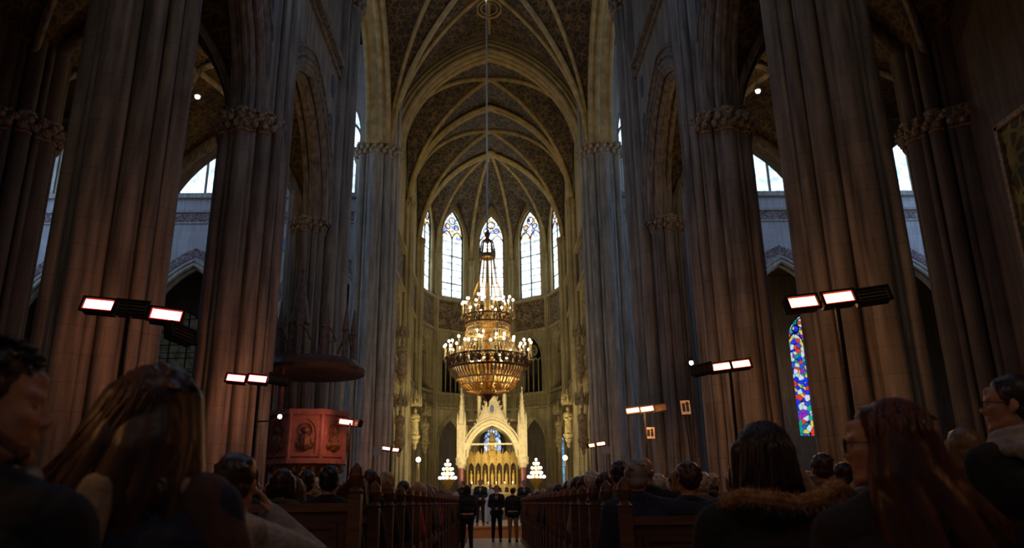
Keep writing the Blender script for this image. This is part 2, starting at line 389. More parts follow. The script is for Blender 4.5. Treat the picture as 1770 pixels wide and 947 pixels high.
# nave arcade walls (left and right)
for s, nm in ((-1, 'wall_left'), (1, 'wall_right')):
    mb = MB(); mp = mapper((s*6.1, 0, 0), (0, 1, 0), (s, 0, 0))
    for y0, y1 in ((-8, -.6), (-.6, 6), (6, 12.6), (12.6, 19.2), (19.2, 27.4)):
        c = (y0+y1)/2; a = (y1-y0)/2-.72
        panel(mb, mp, y0, y1, ZC+.2, ZS, .9, [(c, a, ZC+.2, ZC+.3, ZA)])
        mb.box(s*6.1 if s > 0 else s*7.0, s*7.0 if s > 0 else s*6.1, y0, y1, ZS, 31)
    struct(nm, mb, STONE2)
    # arch mouldings and the string course
    t = MB()
    for y0, y1 in ((6, 12.6), (12.6, 19.2), (19.2, 27.4)):
        c = (y0+y1)/2; a = (y1-y0)/2-.72
        mould(t, mp, c, a, None, ZC+.3, ZA, [(-.02, .12, .10), (-.12, .32, .12), (-.16, .45, .10), (-.02, .78, .10), (.22, 0, .09), (.42, -.03, .06), (.68, -.05, .045)])
    t.box(s*5.9 if s > 0 else s*6.1, s*6.1 if s > 0 else s*5.9, -8, 27.4, ZST, ZST+.28)
    t.box(s*5.98 if s > 0 else s*6.1, s*6.1 if s > 0 else s*5.98, -8, 27.4, ZST-.5, ZST-.38)
    struct('trim_%d' % (1 if s < 0 else 2), t, STONE)
    # painted spandrel ornaments: dark lozenges and roundels
    t = MB()
    for y0, y1 in ((12.6, 19.2), (19.2, 27.4)):
        for q in (.14, .86):
            yc = y0+(y1-y0)*q
            for zz, rr in ((15.2, .42), (17.0, .34)):
                P = [mp(yc+rr*math.sin(k*PI/4)*(1 if k % 2 else .8), -.015, zz+rr*1.5*math.cos(k*PI/4)) for k in range(8)]
                Q = [mp(yc+rr*math.sin(k*PI/4)*(1 if k % 2 else .8), .02, zz+rr*1.5*math.cos(k*PI/4)) for k in range(8)]
                t.add(P+Q, [tuple(range(8))]+[(k, (k+1) % 8, 8+(k+1) % 8, 8+k) for k in range(8)])
    struct('trim_%d' % (3 if s < 0 else 4), t, plain('spandrel_paint_%s' % nm, (.07, .085, .12), .8, 0, .3, 6, 0))
    # outer aisle wall
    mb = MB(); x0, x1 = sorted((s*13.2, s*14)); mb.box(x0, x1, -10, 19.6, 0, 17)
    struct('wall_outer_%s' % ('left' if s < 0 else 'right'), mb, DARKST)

# nave clerestory lunettes stay above the frame; nave vault
def vault(mb, rb, x0, x1, y0, y1, zs, zv, nx=16, ny=16, rr=.16, thick=.3, extra=False, diag=True):
    sx, sy = (x1-x0)/2, (y1-y0)/2; cx, cy = (x0+x1)/2, (y0+y1)/2; h = zv-zs
    V = []
    for j in range(ny+1):
        for i in range(nx+1):
            x = x0+(x1-x0)*i/nx; y = y0+(y1-y0)*j/ny
            V.append((x, y, zs+max(prof(x-cx, sx, h), prof(y-cy, sy, h*.97))))
    F = [(j*(nx+1)+i, (j+1)*(nx+1)+i, (j+1)*(nx+1)+i+1, j*(nx+1)+i+1) for j in range(ny) for i in range(nx)]
    mb.add(V, F); mb.add([(a, b, c+thick) for a, b, c in V], [tuple(reversed(f)) for f in F])
    if diag:
        for sg in (-1, 1):
            P = []
            for k in range(33):
                t = -1+2*k/32; P.append((cx+t*sx*.985, cy+sg*t*sy*.985, zs+prof(t*sx, sx, h)-.05))
            rb.tube(P, rr, 8); rb.tube([(p[0], p[1], p[2]-rr*.9) for p in P], rr*.45, 6)
    if extra:   # tiercerons
        for a in (-1, 1):
            for b in (-1, 1):
                for tx, ty in ((.38, 0), (0, .38)):
                    P = []
                    for k in range(21):
                        t = k/20; x = a*(1-t)+a*tx*t; y = b*(1-t)+b*ty*t
                        z = zs+max(prof(x*sx, sx, h), prof(y*sy, sy, h*.97))-.05
                        P.append((cx+x*sx*.985, cy+y*sy*.985, z))
                    rb.tube(P, rr*.8, 8)
        rb.tube([(x0+(x1-x0)*k/20, cy, zv-.08) for k in range(21)], rr*.6, 6)
        rb.tube([(cx, y0+(y1-y0)*k/20, zv-.08) for k in range(21)], rr*.6, 6)
mb, rb = MB(), MB()
for y0, y1 in ((-8, -.6), (-.6, 6), (6, 12.6), (12.6, 19.2), (19.2, 27.4)): vault(mb, rb, -6.1, 6.1, y0, y1, ZS, ZV, 12, 10)
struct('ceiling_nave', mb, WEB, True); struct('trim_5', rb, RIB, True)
# crossing vault
mb, rb = MB(), MB(); vault(mb, rb, -6.3, 6.3, 28.6, 42.4, ZS, ZV+.4, 24, 24, .17, extra=True)
rb.lathe([(1.0, -.15), (1.2, -.1), (1.2, .05), (1.0, .1)], (0, 35.5, ZV+.2), 28)
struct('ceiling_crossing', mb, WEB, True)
# painted roundel rings near the far side of the crossing
for xx, yy, zz in ((0, 39.6, ZV+.2),):
    P = [(xx+.75*math.cos(2*PI*k/32), yy+.9*math.sin(2*PI*k/32), zz) for k in range(32)]; rb.tube(P, .09, 6, True)
    P = [(xx+.5*math.cos(2*PI*k/32), yy+.6*math.sin(2*PI*k/32), zz) for k in range(32)]; rb.tube(P, .05, 6, True)
struct('trim_6', rb, RIB, True)
# great crossing arches (east, west, north, south) – broad moulded bands
t = MB()
for yy, sg in ((42.9, -1), (28.1, 1)):
    mp = mapper((0, yy, 0), (1, 0, 0), (0, 1, 0))
    panel(t, mp, -6.6, 6.6, ZS+.2, 31, 1.3, [(0, 5.75, ZS+.2, ZS+.2, ZV-.5)], n=30)
    mould(t, mp, 0, 5.75, None, ZS+.2, ZV-.5, [(0, 0, .17), (-.12, .3, .17), (-.12, .75, .17), (0, 1.2, .15), (.3, -.06, .13), (.55, -.08, .08)], n=18)
for s in (-1, 1):
    mp = mapper((s*6.2, 35.5, 0), (0, 1, 0), (s, 0, 0))
    panel(t, mp, -7.4, 7.4, ZS+.2, 31, 1.3, [(0, 5.9, ZS+.2, ZS+.2, ZV-.4)], n=30)
    mould(t, mp, 0, 5.9, None, ZS+.2, ZV-.4, [(0, 0, .15), (-.1, .4, .15), (0, 1.2, .15), (.3, -.05, .1)], n=18)
struct('trim_7', t, RIB)

# aisle vaults and transept west aisle ceiling
mb, rb = MB(), MB()
for s in (-1, 1):
    for y0, y1 in ((-.6, 6), (6, 12.6), (12.6, 19.2), (19.2, 27.4)):
        x0, x1 = sorted((s*7.0, s*13.2)); vault(mb, rb, x0, x1, y0, y1, ZC, ZA+.2, 12, 12, .11)
        for yy in (y0, y1):
            P = [((x0+x1)/2+x, yy, ZC+z-.05) for x, z in arch_pts(3.0, ZA-ZC, 12)]
            rb.tube(P, .2, 8)
    x0, x1 = sorted((s*13.2, s*31)); mb.box(x0, x1, 19.2, 28, 16.2, 16.6)
    x0, x1 = sorted((s*7.3, s*31)); mb.box(x0, x1, 43.5, 50.2, 16.2, 16.6); mb.box(x0, x1, 28, 44, 30.2, 30.6)
struct('ceiling_aisle', mb, WEBD, True); struct('trim_8', rb, STONE, True)

# transept walls
wc = [9.7, 17.5, 25.0]
win_n = [0]
def window(mp, uc, a, zb, zs, za, pane_mat, lancets=2, frame=IRON, t=.35, tracery=True, head=True, lat=0, bar=.05, stonew=None):
    """a traceried window: stone bars with a glass pane as child"""
    win_n[0] += 1
    fr = MB()
    fr.tube([mp(uc-a, t, zb)]+[mp(uc+x, t, zs+z) for x, z in arch_pts(a, za-zs, 10)]+[mp(uc+a, t, zb), mp(uc-a, t, zb)], bar*1.3, 6)
    lw = 2*a/lancets
    zl = zs-.15*(za-zs) if head else zs
    for k in range(1, lancets): fr.tube([mp(uc-a+lw*k, t, zb), mp(uc-a+lw*k, t, zl if head else zs+prof(-a+lw*k, a, za-zs))], bar, 6)
    if head:
        for k in range(lancets):
            c = uc-a+lw*(k+.5); fr.tube([mp(c+x, t, zl+z) for x, z in arch_pts(lw/2, lw*.8, 6)], bar*.9, 6)
        for (du, dz, r) in ((0, .62, .30), (-.42, .26, .22), (.42, .26, .22)) if tracery else ():
            R = r*a; C = (uc+du*a, zl+lw*.8+dz*(za-zl-lw*.8)*.85)
            fr.tube([mp(C[0]+R*math.cos(2*PI*k/14), t, C[1]+R*math.sin(2*PI*k/14)) for k in range(14)], bar*.8, 5, True)
    if lat:
        k = zb+lat
        while k < zs: fr.tube([mp(uc-a, t, k), mp(uc+a, t, k)], bar*.5, 5); k += lat
    o = struct('window_%d' % win_n[0], fr, frame)
    pn = MB(); xs = [uc-a+2*a*i/20 for i in range(21)]
    for i in range(20):
        A, B = xs[i], xs[i+1]; ta, tb = zs+prof(A-uc, a, za-zs), zs+prof(B-uc, a, za-zs)
        for tt in (t+.02, t+.05):
            pn.quad(mp(A, tt, zb), mp(B, tt, zb), mp(B, tt, tb), mp(A, tt, ta))
    pn.build('pane', pane_mat, o)
    return o
for s, side in ((-1, 'left'), (1, 'right')):
    mpW = mapper((0, 27.6, 0), (s, 0, 0), (0, 1, 0)); mpE = mapper((0, 42.8, 0), (s, 0, 0), (0, 1, 0))
    mb = MB(); tr = MB()
    # bay 0 is the aisle arch
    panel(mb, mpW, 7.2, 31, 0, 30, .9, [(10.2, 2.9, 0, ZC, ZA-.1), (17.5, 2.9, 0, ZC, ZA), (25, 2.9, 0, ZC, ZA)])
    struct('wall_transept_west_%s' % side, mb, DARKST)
    mould(tr, mpW, 10.2, 2.9, None, ZC, ZA-.1, [(0, 0, .14), (.25, -.06, .12), (.48, -.05, .07)])
    mould(tr, mpW, 17.5, 2.9, None, ZC, ZA, [(0, 0, .14), (.25, -.06, .12)])
    struct('trim_%d' % (9 if s < 0 else 10), tr, STONE)
    mb = MB()
    panel(mb, mpE, 7.0, 31, 0, 30, .9, [h for c in wc for h in ((c, 2.75, 0, 10.6, 15.0), (c, 1.65, 19.5, 23.8, 27.0))])
    struct('wall_transept_east_%s' % side, mb, PLASTER)
    tr = MB()
    for c in wc:
        mould(tr, mpE, c, 2.75, 0, 10.6, 15.0, [(0, 0, .12), (-.1, .3, .12), (.22, -.04, .10)])
        for q in (-1, 1):   # clustered responds between the bays
            for dx, rr in ((0, .2), (.28, .12), (-.28, .12)): tr.tube([mpE(c+q*3.75+dx, -.1, 0), mpE(c+q*3.75+dx, -.1, 30)], rr, 10)
    for z0, z1, d in ((19.15, 19.45, .3), (18.25, 18.38, .16), (17.55, 17.65, .1)):
        for k in range(1): 
            v = [mpE(a_, t_, z_) for z_ in (z0, z1) for t_ in (-d, .02) for a_ in (7, 31)]
            tr.add(v, [(0, 2, 3, 1), (4, 5, 7, 6), (0, 1, 5, 4), (2, 6, 7, 3), (0, 4, 6, 2), (1, 3, 7, 5)])
    struct('trim_%d' % (11 if s < 0 else 12), tr, stone('transept_trim_'+side, (.40, .37, .30)))
    fz = MB()
    v = [mpE(a_, t_, z_) for z_ in (17.65, 18.25) for t_ in (-.05, .02) for a_ in (7, 31)]
    fz.add(v, [(0, 2, 3, 1), (4, 5, 7, 6), (0, 1, 5, 4), (2, 6, 7, 3), (0, 4, 6, 2), (1, 3, 7, 5)])
    for c in wc:   # patterned painted band over each arch
        A = arch_pts(3.15, 4.85, 14); B = arch_pts(3.6, 5.4, 14)
        for i in range(len(A)-1):
            fz.quad(mpE(c+A[i][0], -.04, 10.6+A[i][1]), mpE(c+A[i+1][0], -.04, 10.6+A[i+1][1]), mpE(c+B[i+1][0], -.04, 10.6+B[i+1][1]), mpE(c+B[i][0], -.04, 10.6+B[i][1]))
            fz.quad(mpE(c+B[i][0], -.04, 10.6+B[i][1]), mpE(c+B[i+1][0], -.04, 10.6+B[i+1][1]), mpE(c+B[i+1][0], .02, 10.6+B[i+1][1]), mpE(c+B[i][0], .02, 10.6+B[i][1]))
    struct('trim_%d' % (13 if s < 0 else 14), fz, FRIEZE)
    for i, c in enumerate(wc):
        window(mpE, c, 1.6, 19.5, 23.8, 26.95, G_TRANS, 2, STONE, bar=.09)
        # painted shields beside each arch
        sh = thing('shield_plaque', 'painted blue and white shield on the %s transept wall, bay %s' % (side, ('beside the crossing', 'in the middle', 'farthest out')[i]), 'shield', tuple(mpE(c+2.5, -.05, 16.2)))
        q = MB(); q.lathe([(.42, 0), (.48, .05), (.42, .1)], (0, 0, 0), 20); o = q.build('frame', CARVED, sh); o.rotation_euler = (PI/2, 0, 0)
        q = MB(); P = [(-.25, .3), (.25, .3), (.25, -.05), (0, -.35), (-.25, -.05)]
        q.add([(x, -.14, z) for x, z in P]+[(x, -.08, z) for x, z in P], [(4, 3, 2, 1, 0)]+[(k, (k+1) % 5, 5+(k+1) % 5, 5+k) for k in range(5)])
        q.build('field', plain('shield_blue_%s%d' % (side, i), (.10, .22, .55), .5, 0, .6, 7, 0), sh)
    # east aisle back wall with its windows
    mb = MB(); mpB = mapper((0, 50, 0), (s, 0, 0), (0, 1, 0))
    panel(mb, mpB, 11.9, 31, 0, 16.5, .8, [(21.45 if s > 0 else 21.1, 1.15 if s > 0 else 1.8, 5.2 if s > 0 else 3.5, 11.6 if s > 0 else 12.2, 13.6 if s > 0 else 14.2)])
    struct('wall_east_aisle_%s' % side, mb, DARKST)
    if s > 0: window(mpB, 21.45, 1.12, 5.2, 11.6, 13.5, G_STAIN, 2, IRON, bar=.06)
    else: window(mpB, 21.1, 1.75, 3.5, 12.2, 14.1, G_DIM, 3, IRON, lat=1.1, bar=.06, head=False)
    mb = MB(); x0, x1 = sorted((s*31, s*31.8)); mb.box(x0, x1, 19.2, 51, 0, 31); struct('wall_end_%s' % side, mb, DARKST)

# ---- choir: side walls, apse, ambulatory
AC = (0, 59.0); AR = 6.05
def trib_tracery(mb, mp, uc, a, zb, zs, za):
    mb.tube([mp(uc-a, .25, zb)]+[mp(uc+x, .25, zs+z) for x, z in arch_pts(a, za-zs, 10)]+[mp(uc+a, .25, zb)], .09, 8)
    for k in (-1, 0, 1): mb.tube([mp(uc+k*a*.5, .25, zb), mp(uc+k*a*.5, .25, zs-.2)], .06, 6)
    for k in (-1.5, -.5, .5, 1.5): mb.tube([mp(uc+k*a*.5+x, .25, zs-.2+z) for x, z in arch_pts(a*.25, a*.4, 5)], .05, 6)
    R = a*.42; C = (uc, zs+.35*(za-zs)+.15)
    mb.tube([mp(C[0]+R*math.cos(2*PI*k/18), .25, C[1]+R*math.sin(2*PI*k/18)) for k in range(18)], .07, 6, True)
    for q in range(4):
        c2 = (C[0]+R*.45*math.cos(q*PI/2+PI/4), C[1]+R*.45*math.sin(q*PI/2+PI/4))
        mb.tube([mp(c2[0]+R*.4*math.cos(2*PI*k/10), .25, c2[1]+R*.4*math.sin(2*PI*k/10)) for k in range(10)], .035, 5, True)
wall = MB(); trac = MB(); fres = MB(); band = MB()
def lowtiers(mp, L, apse=False):
    """arcade arch, gallery parapet, tribune opening, fresco field – one choir bay of half width L"""
    a1 = min(L-.5, 2.7); a2 = min(L-.85, 1.9)
    holes = [(0, a1, 0, 5.6, 8.2), (0, a2, 10.1, 12.9, 15.0)]
    mould(trac, mp, 0, a1, 0, 5.6, 8.2, [(0, 0, .12), (-.12, .2, .10), (.2, -.04, .09)])
    mould(trac, mp, 0, a2, 10.1, 12.9, 15.0, [(.1, -.04, .08)])
    trib_tracery(trac, mp, 0, a2, 10.1, 12.9, 15.0)
    for z, d in ((8.75, .35), (9.95, .22), (15.35, .2), (18.1, .28)):
        v = [mp(a_, t_, z_) for z_ in (z, z+.2) for t_ in (-d, .02) for a_ in (-L, L)]
        band.add(v, [(0, 2, 3, 1), (4, 5, 7, 6), (0, 1, 5, 4), (2, 6, 7, 3), (0, 4, 6, 2), (1, 3, 7, 5)])
    n = max(4, int(2*L/.35))
    for k in range(n):   # pierced parapet
        c = -L+2*L*(k+.5)/n
        band.tube([mp(c+.13*math.cos(2*PI*q/8), -.22, 9.45+.3*math.sin(2*PI*q/8)) for q in range(8)], .035, 5, True)
    v = [mp(a_, -.02, z_) for z_ in (15.6, 18.05) for a_ in (-L+.35, L-.35)]
    v2 = [mp(a_, .02, z_) for z_ in (15.6, 18.05) for a_ in (-L+.35, L-.35)]
    fres.add(v+v2, [(0, 1, 3, 2), (0, 4, 5, 1), (2, 3, 7, 6), (0, 2, 6, 4), (1, 5, 7, 3)])
    return holes
bays = [((s*6.15, yc, 0), (0, 1, 0), (s, 0, 0), 3.98) for s in (-1, 1) for yc in (47.05, 55.0)]
for O, D, Nn, L in bays:
    mp = mapper(O, D, Nn)
    panel(wall, mp, -L, L, 0, 30.5, .7, lowtiers(mp, L))
sideL = AR*math.sin(PI/10); apo = AR*math.cos(PI/10)
for k in range(-2, 3):
    a = k*PI/5; nv = Vector((math.sin(a), math.cos(a), 0)); O = Vector((AC[0], AC[1], 0))+nv*apo
    mp = mapper(O, (math.cos(a), -math.sin(a), 0), nv)
    h = lowtiers(mp, sideL, True)
    panel(wall, mp, -sideL, sideL, 0, 30.5, .6, h+[(0, 1.12, 18.5, 24.2, 26.7)])
    window(mp, 0, 1.1, 18.5, 24.2, 26.65, G_MID if k == 0 else G_APSE, 2, IRON, lat=1.3, bar=.06, t=.25)
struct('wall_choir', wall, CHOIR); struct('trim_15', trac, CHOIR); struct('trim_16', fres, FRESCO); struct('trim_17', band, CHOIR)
# choir vaults and apse vault
mb, rb = MB(), MB()
for y0, y1 in ((43.4, 51), (51, 59)): vault(mb, rb, -6.05, 6.05, y0, y1, ZS, ZV, 20, 16, .15)
for yy in (51.0, 59.0):
    for off, r in ((-.28, .13), (0, .2), (.28, .13)):
        rb.tube([(x, yy+off, ZS+z-.12) for x, z in arch_pts(6.0, ZV-ZS-.1, 18)], r, 8)
hh = ZV-ZS
for k in range(-2, 3):
    a = k*PI/5; nv = Vector((math.sin(a), math.cos(a), 0)); dv = Vector((math.cos(a), -math.sin(a), 0)); V = []; nu, nw = 14, 12
    for i in range(nu+1):
        u = apo*i/nu
        for j in range(nw+1):
            v = (-1+2*j/nw)*u*math.tan(PI/10)
            z = ZS+max(prof(u, apo, hh), prof(v, sideL, 5.6) if i > 0 else 0)
            p = Vector((AC[0], AC[1], z))+nv*u+dv*v; V.append(p)
    mb.add(V, [(i*(nw+1)+j, i*(nw+1)+j+1, (i+1)*(nw+1)+j+1, (i+1)*(nw+1)+j) for i in range(nu) for j in range(nw)])
for k in range(6):
    a = -PI/2+k*PI/5
    rb.tube([(math.sin(a)*AR*q/16, 59+math.cos(a)*AR*q/16, ZS+prof(AR*q/16, AR, hh)-.1) for q in range(17)], .15, 8)
rb.lathe([(.1, -.3), (.45, -.2), (.5, 0), (.1, .1)], (0, 58.9, ZV-.1), 12)
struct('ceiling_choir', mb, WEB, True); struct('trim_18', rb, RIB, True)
# ambulatory outer wall (with windows), gallery floor, ceiling
mb = MB(); RO = 11.6
for s in (-1, 1):
    mp = mapper((s*RO, 43, 0), (0, 1, 0), (s, 0, 0)); panel(mb, mp, 0.8, 15, 0, 16.5, .5, [])
segs = 17
for k in range(segs):
    a0 = -PI/2+PI*k/segs; a1 = a0+PI/segs; a = (a0+a1)/2; nv = Vector((math.sin(a), math.cos(a), 0)); ap = RO*math.cos(PI/segs/2); L = RO*math.sin(PI/segs/2)
    mp = mapper(Vector((0, 58, 0))+nv*ap, (math.cos(a), -math.sin(a), 0), nv)
    hs = []
    if k == 8: hs = [(0, .85, 4.4, 6.6, 8.0)]
    if k in (5, 11): hs = [(.4 if k == 5 else 0, .35, 2.6, 6.2, 6.9)]
    panel(mb, mp, -L, L, 0, 16.5, .5, hs)
    if k == 8: window(mp, 0, .82, 4.4, 6.6, 7.95, G_LOW, 2, IRON, bar=.05, t=.2)
    if k in (5, 11): window(mp, .4 if k == 5 else 0, .33, 2.6, 6.2, 6.85, G_SLIT, 1, IRON, bar=.04, t=.2, head=False)
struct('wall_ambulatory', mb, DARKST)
mb = MB()
for zz in (8.6, 16.5):
    for s in (-1, 1):
        x0, x1 = sorted((s*7.2, s*RO)); mb.box(x0, x1, 43.7, 58, zz, zz+.3)
    for k in range(segs):
        a0 = -PI/2+PI*k/segs; a1 = a0+PI/segs
        P = [(math.sin(a)*r, 58+math.cos(a)*r) for a, r in ((a0, 6.9), (a1, 6.9), (a1, RO), (a0, RO))]
        mb.prism(P, zz, zz+.3)
struct('ceiling_ambulatory', mb, DARKST)
# raised chancel floor with its orange timber step
mb = MB(); mb.box(-6.2, 6.2, 31.0, 44.5, 0, .38); mb.box(-6.3, 6.3, 44.5, 58, 0, .9); struct('floor_chancel', mb, FLOORM)
tag(MB().box(-1.75, 1.75, 30.4, 31.0, 0, .40).box(-1.75, 1.75, 30.36, 30.42, .36, .43).build('step', STEPW), 'orange timber step across the aisle before the chancel', 'step')

# ---- piers
lab = 'tall clustered stone pier on the %s of the nave, %s'
for s, side in ((-1, 'left'), (1, 'right')):
    for y, R, wh in ((12.6, .93, 'nearest and broadest in view'), (19.2, .90, 'second from the camera')):
        t = make_pier(lab % (side, wh), s*6.6, y, R, ZC+.6, STONE, ZC-.25, .65)
        MB().prism(outline(pier_circles(.64)), .9, ZS, (-s*.47, 0)).build('vault_shaft', STONE, t)
        capital((-s*.47, 0), .64, ZS-.1, .6, CARVED, t, 16, 'vault_capital')
    t = make_pier('massive crossing pier on the %s, west side of the crossing' % side, s*6.75, 28.1, 1.25, ZS, STONE2, ZS-.3, .8)
    MB().prism(outline(pier_circles(.62)), .9, ZC, (s*.1, -1.15)).build('arcade_shaft', STONE, t)
    capital((s*.1, -1.15), .62, ZC-.2, .6, CARVED, t, 16, 'arcade_capital')
    t = make_pier('massive crossing pier on the %s, beside the chancel opening' % side, s*7.0, 43.0, 1.35, ZS, STONE2, ZS-.4, .95)
    # vault shafts above the great capitals
    for y in (28.1, 43.0):
        pass
    for y in (12.6, 19.2):
        pass
    make_pier('dark aisle wall pier on the outer %s side' % side, s*13.2, 19.3, 1.1, 17, DARKST, ZC-.2, .6)
    for x in (13.75, 21.25):
        make_pier('shadowed transept pier on the %s, %s' % (side, 'next to the aisle' if x < 20 else 'farther out'), s*x, 28.0, .95, ZC+.6, DARKST, ZC-.2, .6)
    for y, wh in ((51, 'halfway along the choir'), (59, 'where the apse begins')):
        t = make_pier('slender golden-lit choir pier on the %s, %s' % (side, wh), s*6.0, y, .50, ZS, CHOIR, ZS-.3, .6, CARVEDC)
for k in (-1.5, -.5, .5, 1.5):
    a = k*PI/5
    wh = {-1.5: 'far left', -.5: 'centre left', .5: 'centre right', 1.5: 'far right'}[k]
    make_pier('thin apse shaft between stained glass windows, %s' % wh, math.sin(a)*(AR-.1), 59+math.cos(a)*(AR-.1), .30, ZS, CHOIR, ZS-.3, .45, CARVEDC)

# gilded mural on the right outer aisle wall
m_ = MB(); m_.box(13.08, 13.22, 11.6, 17.0, 4.0, 10.2)
mu = tag(m_.build('mural', MURAL), 'gilded green and brown mural on the outer right aisle wall', 'mural')
fr = MB()
for z in (3.9, 10.2): fr.box(13.0, 13.22, 11.5, 17.1, z, z+.14)
for y in (11.5, 17.0): fr.box(13.0, 13.22, y, y+.12, 3.9, 10.3)
fr.build('frame', CARVED, mu)

# statues with canopies on the choir and crossing piers
def remesh(o, vox, smooth=2):
    m = o.modifiers.new('r', 'REMESH'); m.mode = 'VOXEL'; m.voxel_size = vox; m.use_smooth_shade = True
    if smooth:
        q = o.modifiers.new('s', 'SMOOTH'); q.iterations = smooth; q.factor = .5
    bpy.context.view_layer.update()
    dg = bpy.context.evaluated_depsgraph_get(); me = bpy.data.meshes.new_from_object(o.evaluated_get(dg))
    mats = [s.material for s in o.material_slots]
    o.modifiers.clear(); old = o.data; o.data = me; bpy.data.meshes.remove(old)
    if not me.materials:
        for q in mats: me.materials.append(q)
    me.polygons.foreach_set('use_smooth', [True]*len(me.polygons))
    return o
def make_statue(x, y, z, face, label):
    t = thing('statue', label, 'statue', (x, y, z), face, 'stone saints on the choir piers')
    MB().lathe([(.05, -.9), (.12, -.75), (.10, -.6), (.26, -.35), (.22, -.25), (.34, -.1), (.36, 0)], n=10).build('corbel', CARVEDC, t)
    b = MB(); b.lathe([(.26, 0), (.24, .3), (.20, .8), (.21, 1.0), (.25, 1.25), (.20, 1.42), (.08, 1.5), (.07, 1.56)], n=14, sy=.8)
    b.ball((0, 0, 1.67), (.11, .12, .15), 10)
    b.cap((.23, 0, 1.32), (.24, -.12, 1.0), .07, .06); b.cap((.24, -.12, 1.0), (.06, -.24, 1.1), .06, .045)
    b.cap((-.23, 0, 1.32), (-.25, -.1, 1.0), .07, .06); b.cap((-.25, -.1, 1.0), (-.05, -.24, 1.0), .06, .045)
    for k in range(7):
        a = -PI*(.15+.7*k/6); b.tube([(.25*math.cos(a), .2*math.sin(a), .02), (.2*math.cos(a), .17*math.sin(a), .9)], .03, 5)
    remesh(b.build('figure', CARVEDC, t), .03, 1)
    c = MB(); c.lathe([(.34, 2.0), (.38, 2.1), (.34, 2.2), (.16, 2.45), (.08, 2.8), (.02, 3.05)], n=8)
    for k in range(8):
        a = k*PI/4; c.lathe([(.05, 1.95), (.06, 2.3), (.01, 2.75)], (.36*math.cos(a), .36*math.sin(a), 0), 6)
        c.ball((.13*math.cos(a), .13*math.sin(a), 2.6), .05, 6)
    c.build('canopy', CARVEDC, t)
for s, side in ((-1, 'left'), (1, 'right')):
    for (x, y, z, wh) in ((5.25, 43.9, 8.75, 'crossing pier, upper'), (5.25, 43.9, 4.7, 'crossing pier, lower'), (5.1, 51.0, 5.6, 'middle choir pier'), (5.1, 58.6, 5.8, 'last choir pier')):
        make_statue(s*x, y, z, -s*PI/2*0, 'carved stone saint under a canopy on the %s %s' % (side, wh))

# ================================================================ OBJECTS
# ---- votive chandelier
CX, CY = -0.13, 35.5
ch = thing('chandelier', 'huge gilded two-tier crown chandelier with glowing candle bulbs over the crossing', 'chandelier', (CX, CY, 0))
MB().tube([(0, 0, 14.3), (0, 0, 30.1)], .045, 8).build('cord', CORD, ch)
light('POINT', (CX, CY, 8.9), 260, WARM, radius=.9)
light('POINT', (CX, CY, 7.0), 60, WARM, radius=.3)
light('POINT', (CX, CY, 11.3), 80, WARM, radius=.5)
b = MB(); b.lathe([(.02, 14.35), (.16, 14.2), (.1, 14.0), (.1, 13.7)], n=10)
for k in range(8):
    a = k*PI/4; b.tube([(.06*math.cos(a), .06*math.sin(a), 13.9), (.28*math.cos(a), .28*math.sin(a), 13.75), (.34*math.cos(a), .34*math.sin(a), 13.3), (.30*math.cos(a), .30*math.sin(a), 13.0)], .035, 6)
    b.lathe([(.05, 13.0), (.05, 13.2), (.01, 13.45)], (.36*math.cos(a), .36*math.sin(a), 0), 5)
b.lathe([(.30, 12.85), (.40, 12.9), (.40, 13.1), (.30, 13.12)], n=16); b.build('crown', BRASSD, ch)
def ring(mb, r, z, tr, n=48): mb.tube([(r*math.cos(2*PI*k/n), r*math.sin(2*PI*k/n), z) for k in range(n)], tr, 6, True)
c_ = MB()
for k in range(12):
    a = k*PI/6
    c_.tube([(.32*math.cos(a), .32*math.sin(a), 12.9), (.55*math.cos(a), .55*math.sin(a), 11.7), (.95*math.cos(a), .95*math.sin(a), 10.7), (1.22*math.cos(a), 1.22*math.sin(a), 10.15)], .022, 5)
c_.build('chains', BRASS, ch)
def lattice(mb, r0, z0, r1, z1, n, tr):
    for k in range(n):
        for sg in (-1, 1):
            a0 = 2*PI*k/n; a1 = a0+sg*2*PI/n*1.5
            P = [((r0+(r1-r0)*q/4)*math.cos(a0+(a1-a0)*q/4), (r0+(r1-r0)*q/4)*math.sin(a0+(a1-a0)*q/4), z0+(z1-z0)*q/4) for q in range(5)]
            mb.tube(P, tr, 4)
u = MB(); ring(u, 1.26, 10.12, .045); ring(u, 1.20, 9.75, .045); lattice(u, 1.20, 9.75, 1.26, 10.12, 36, .018)
for k in range(24):
    a = 2*PI*k/24; u.ball((1.27*math.cos(a), 1.27*math.sin(a), 9.93), .06, 6)
u.build('upper_ring', BRASSD, ch)
u = MB(); ring(u, 2.06, 8.25, .05); ring(u, 2.0, 7.72, .06); lattice(u, 2.0, 7.72, 2.06, 8.25, 56, .022)
ring(u, 2.03, 8.0, .03)
for k in range(32):
    a = 2*PI*k/32
    u.lathe([(.02, 7.78), (.11, 7.9), (.11, 8.1), (.02, 8.2)], (2.06*math.cos(a), 2.06*math.sin(a), 0), 6)
u.build('lower_ring', BRASSD, ch)
d = MB()
for k in range(48):     # strings of drops from the upper ring to the lower ring
    a = 2*PI*k/48
    P = [((1.12+.62*q**2)*math.cos(a), (1.12+.62*q**2)*math.sin(a), 9.75-1.45*q) for q in (0, .25, .5, .75, 1)]
    d.tube(P, .016, 4)
    for q in (.12, .3, .45, .62, .8, .95): d.ball(((1.12+.62*q**2)*math.cos(a), (1.12+.62*q**2)*math.sin(a), 9.75-1.45*q), .035, 5)
ring(d, 1.2, 9.4, .03); ring(d, 1.38, 8.8, .04); d.build('drop_strings', CRYST, ch)
d = MB()
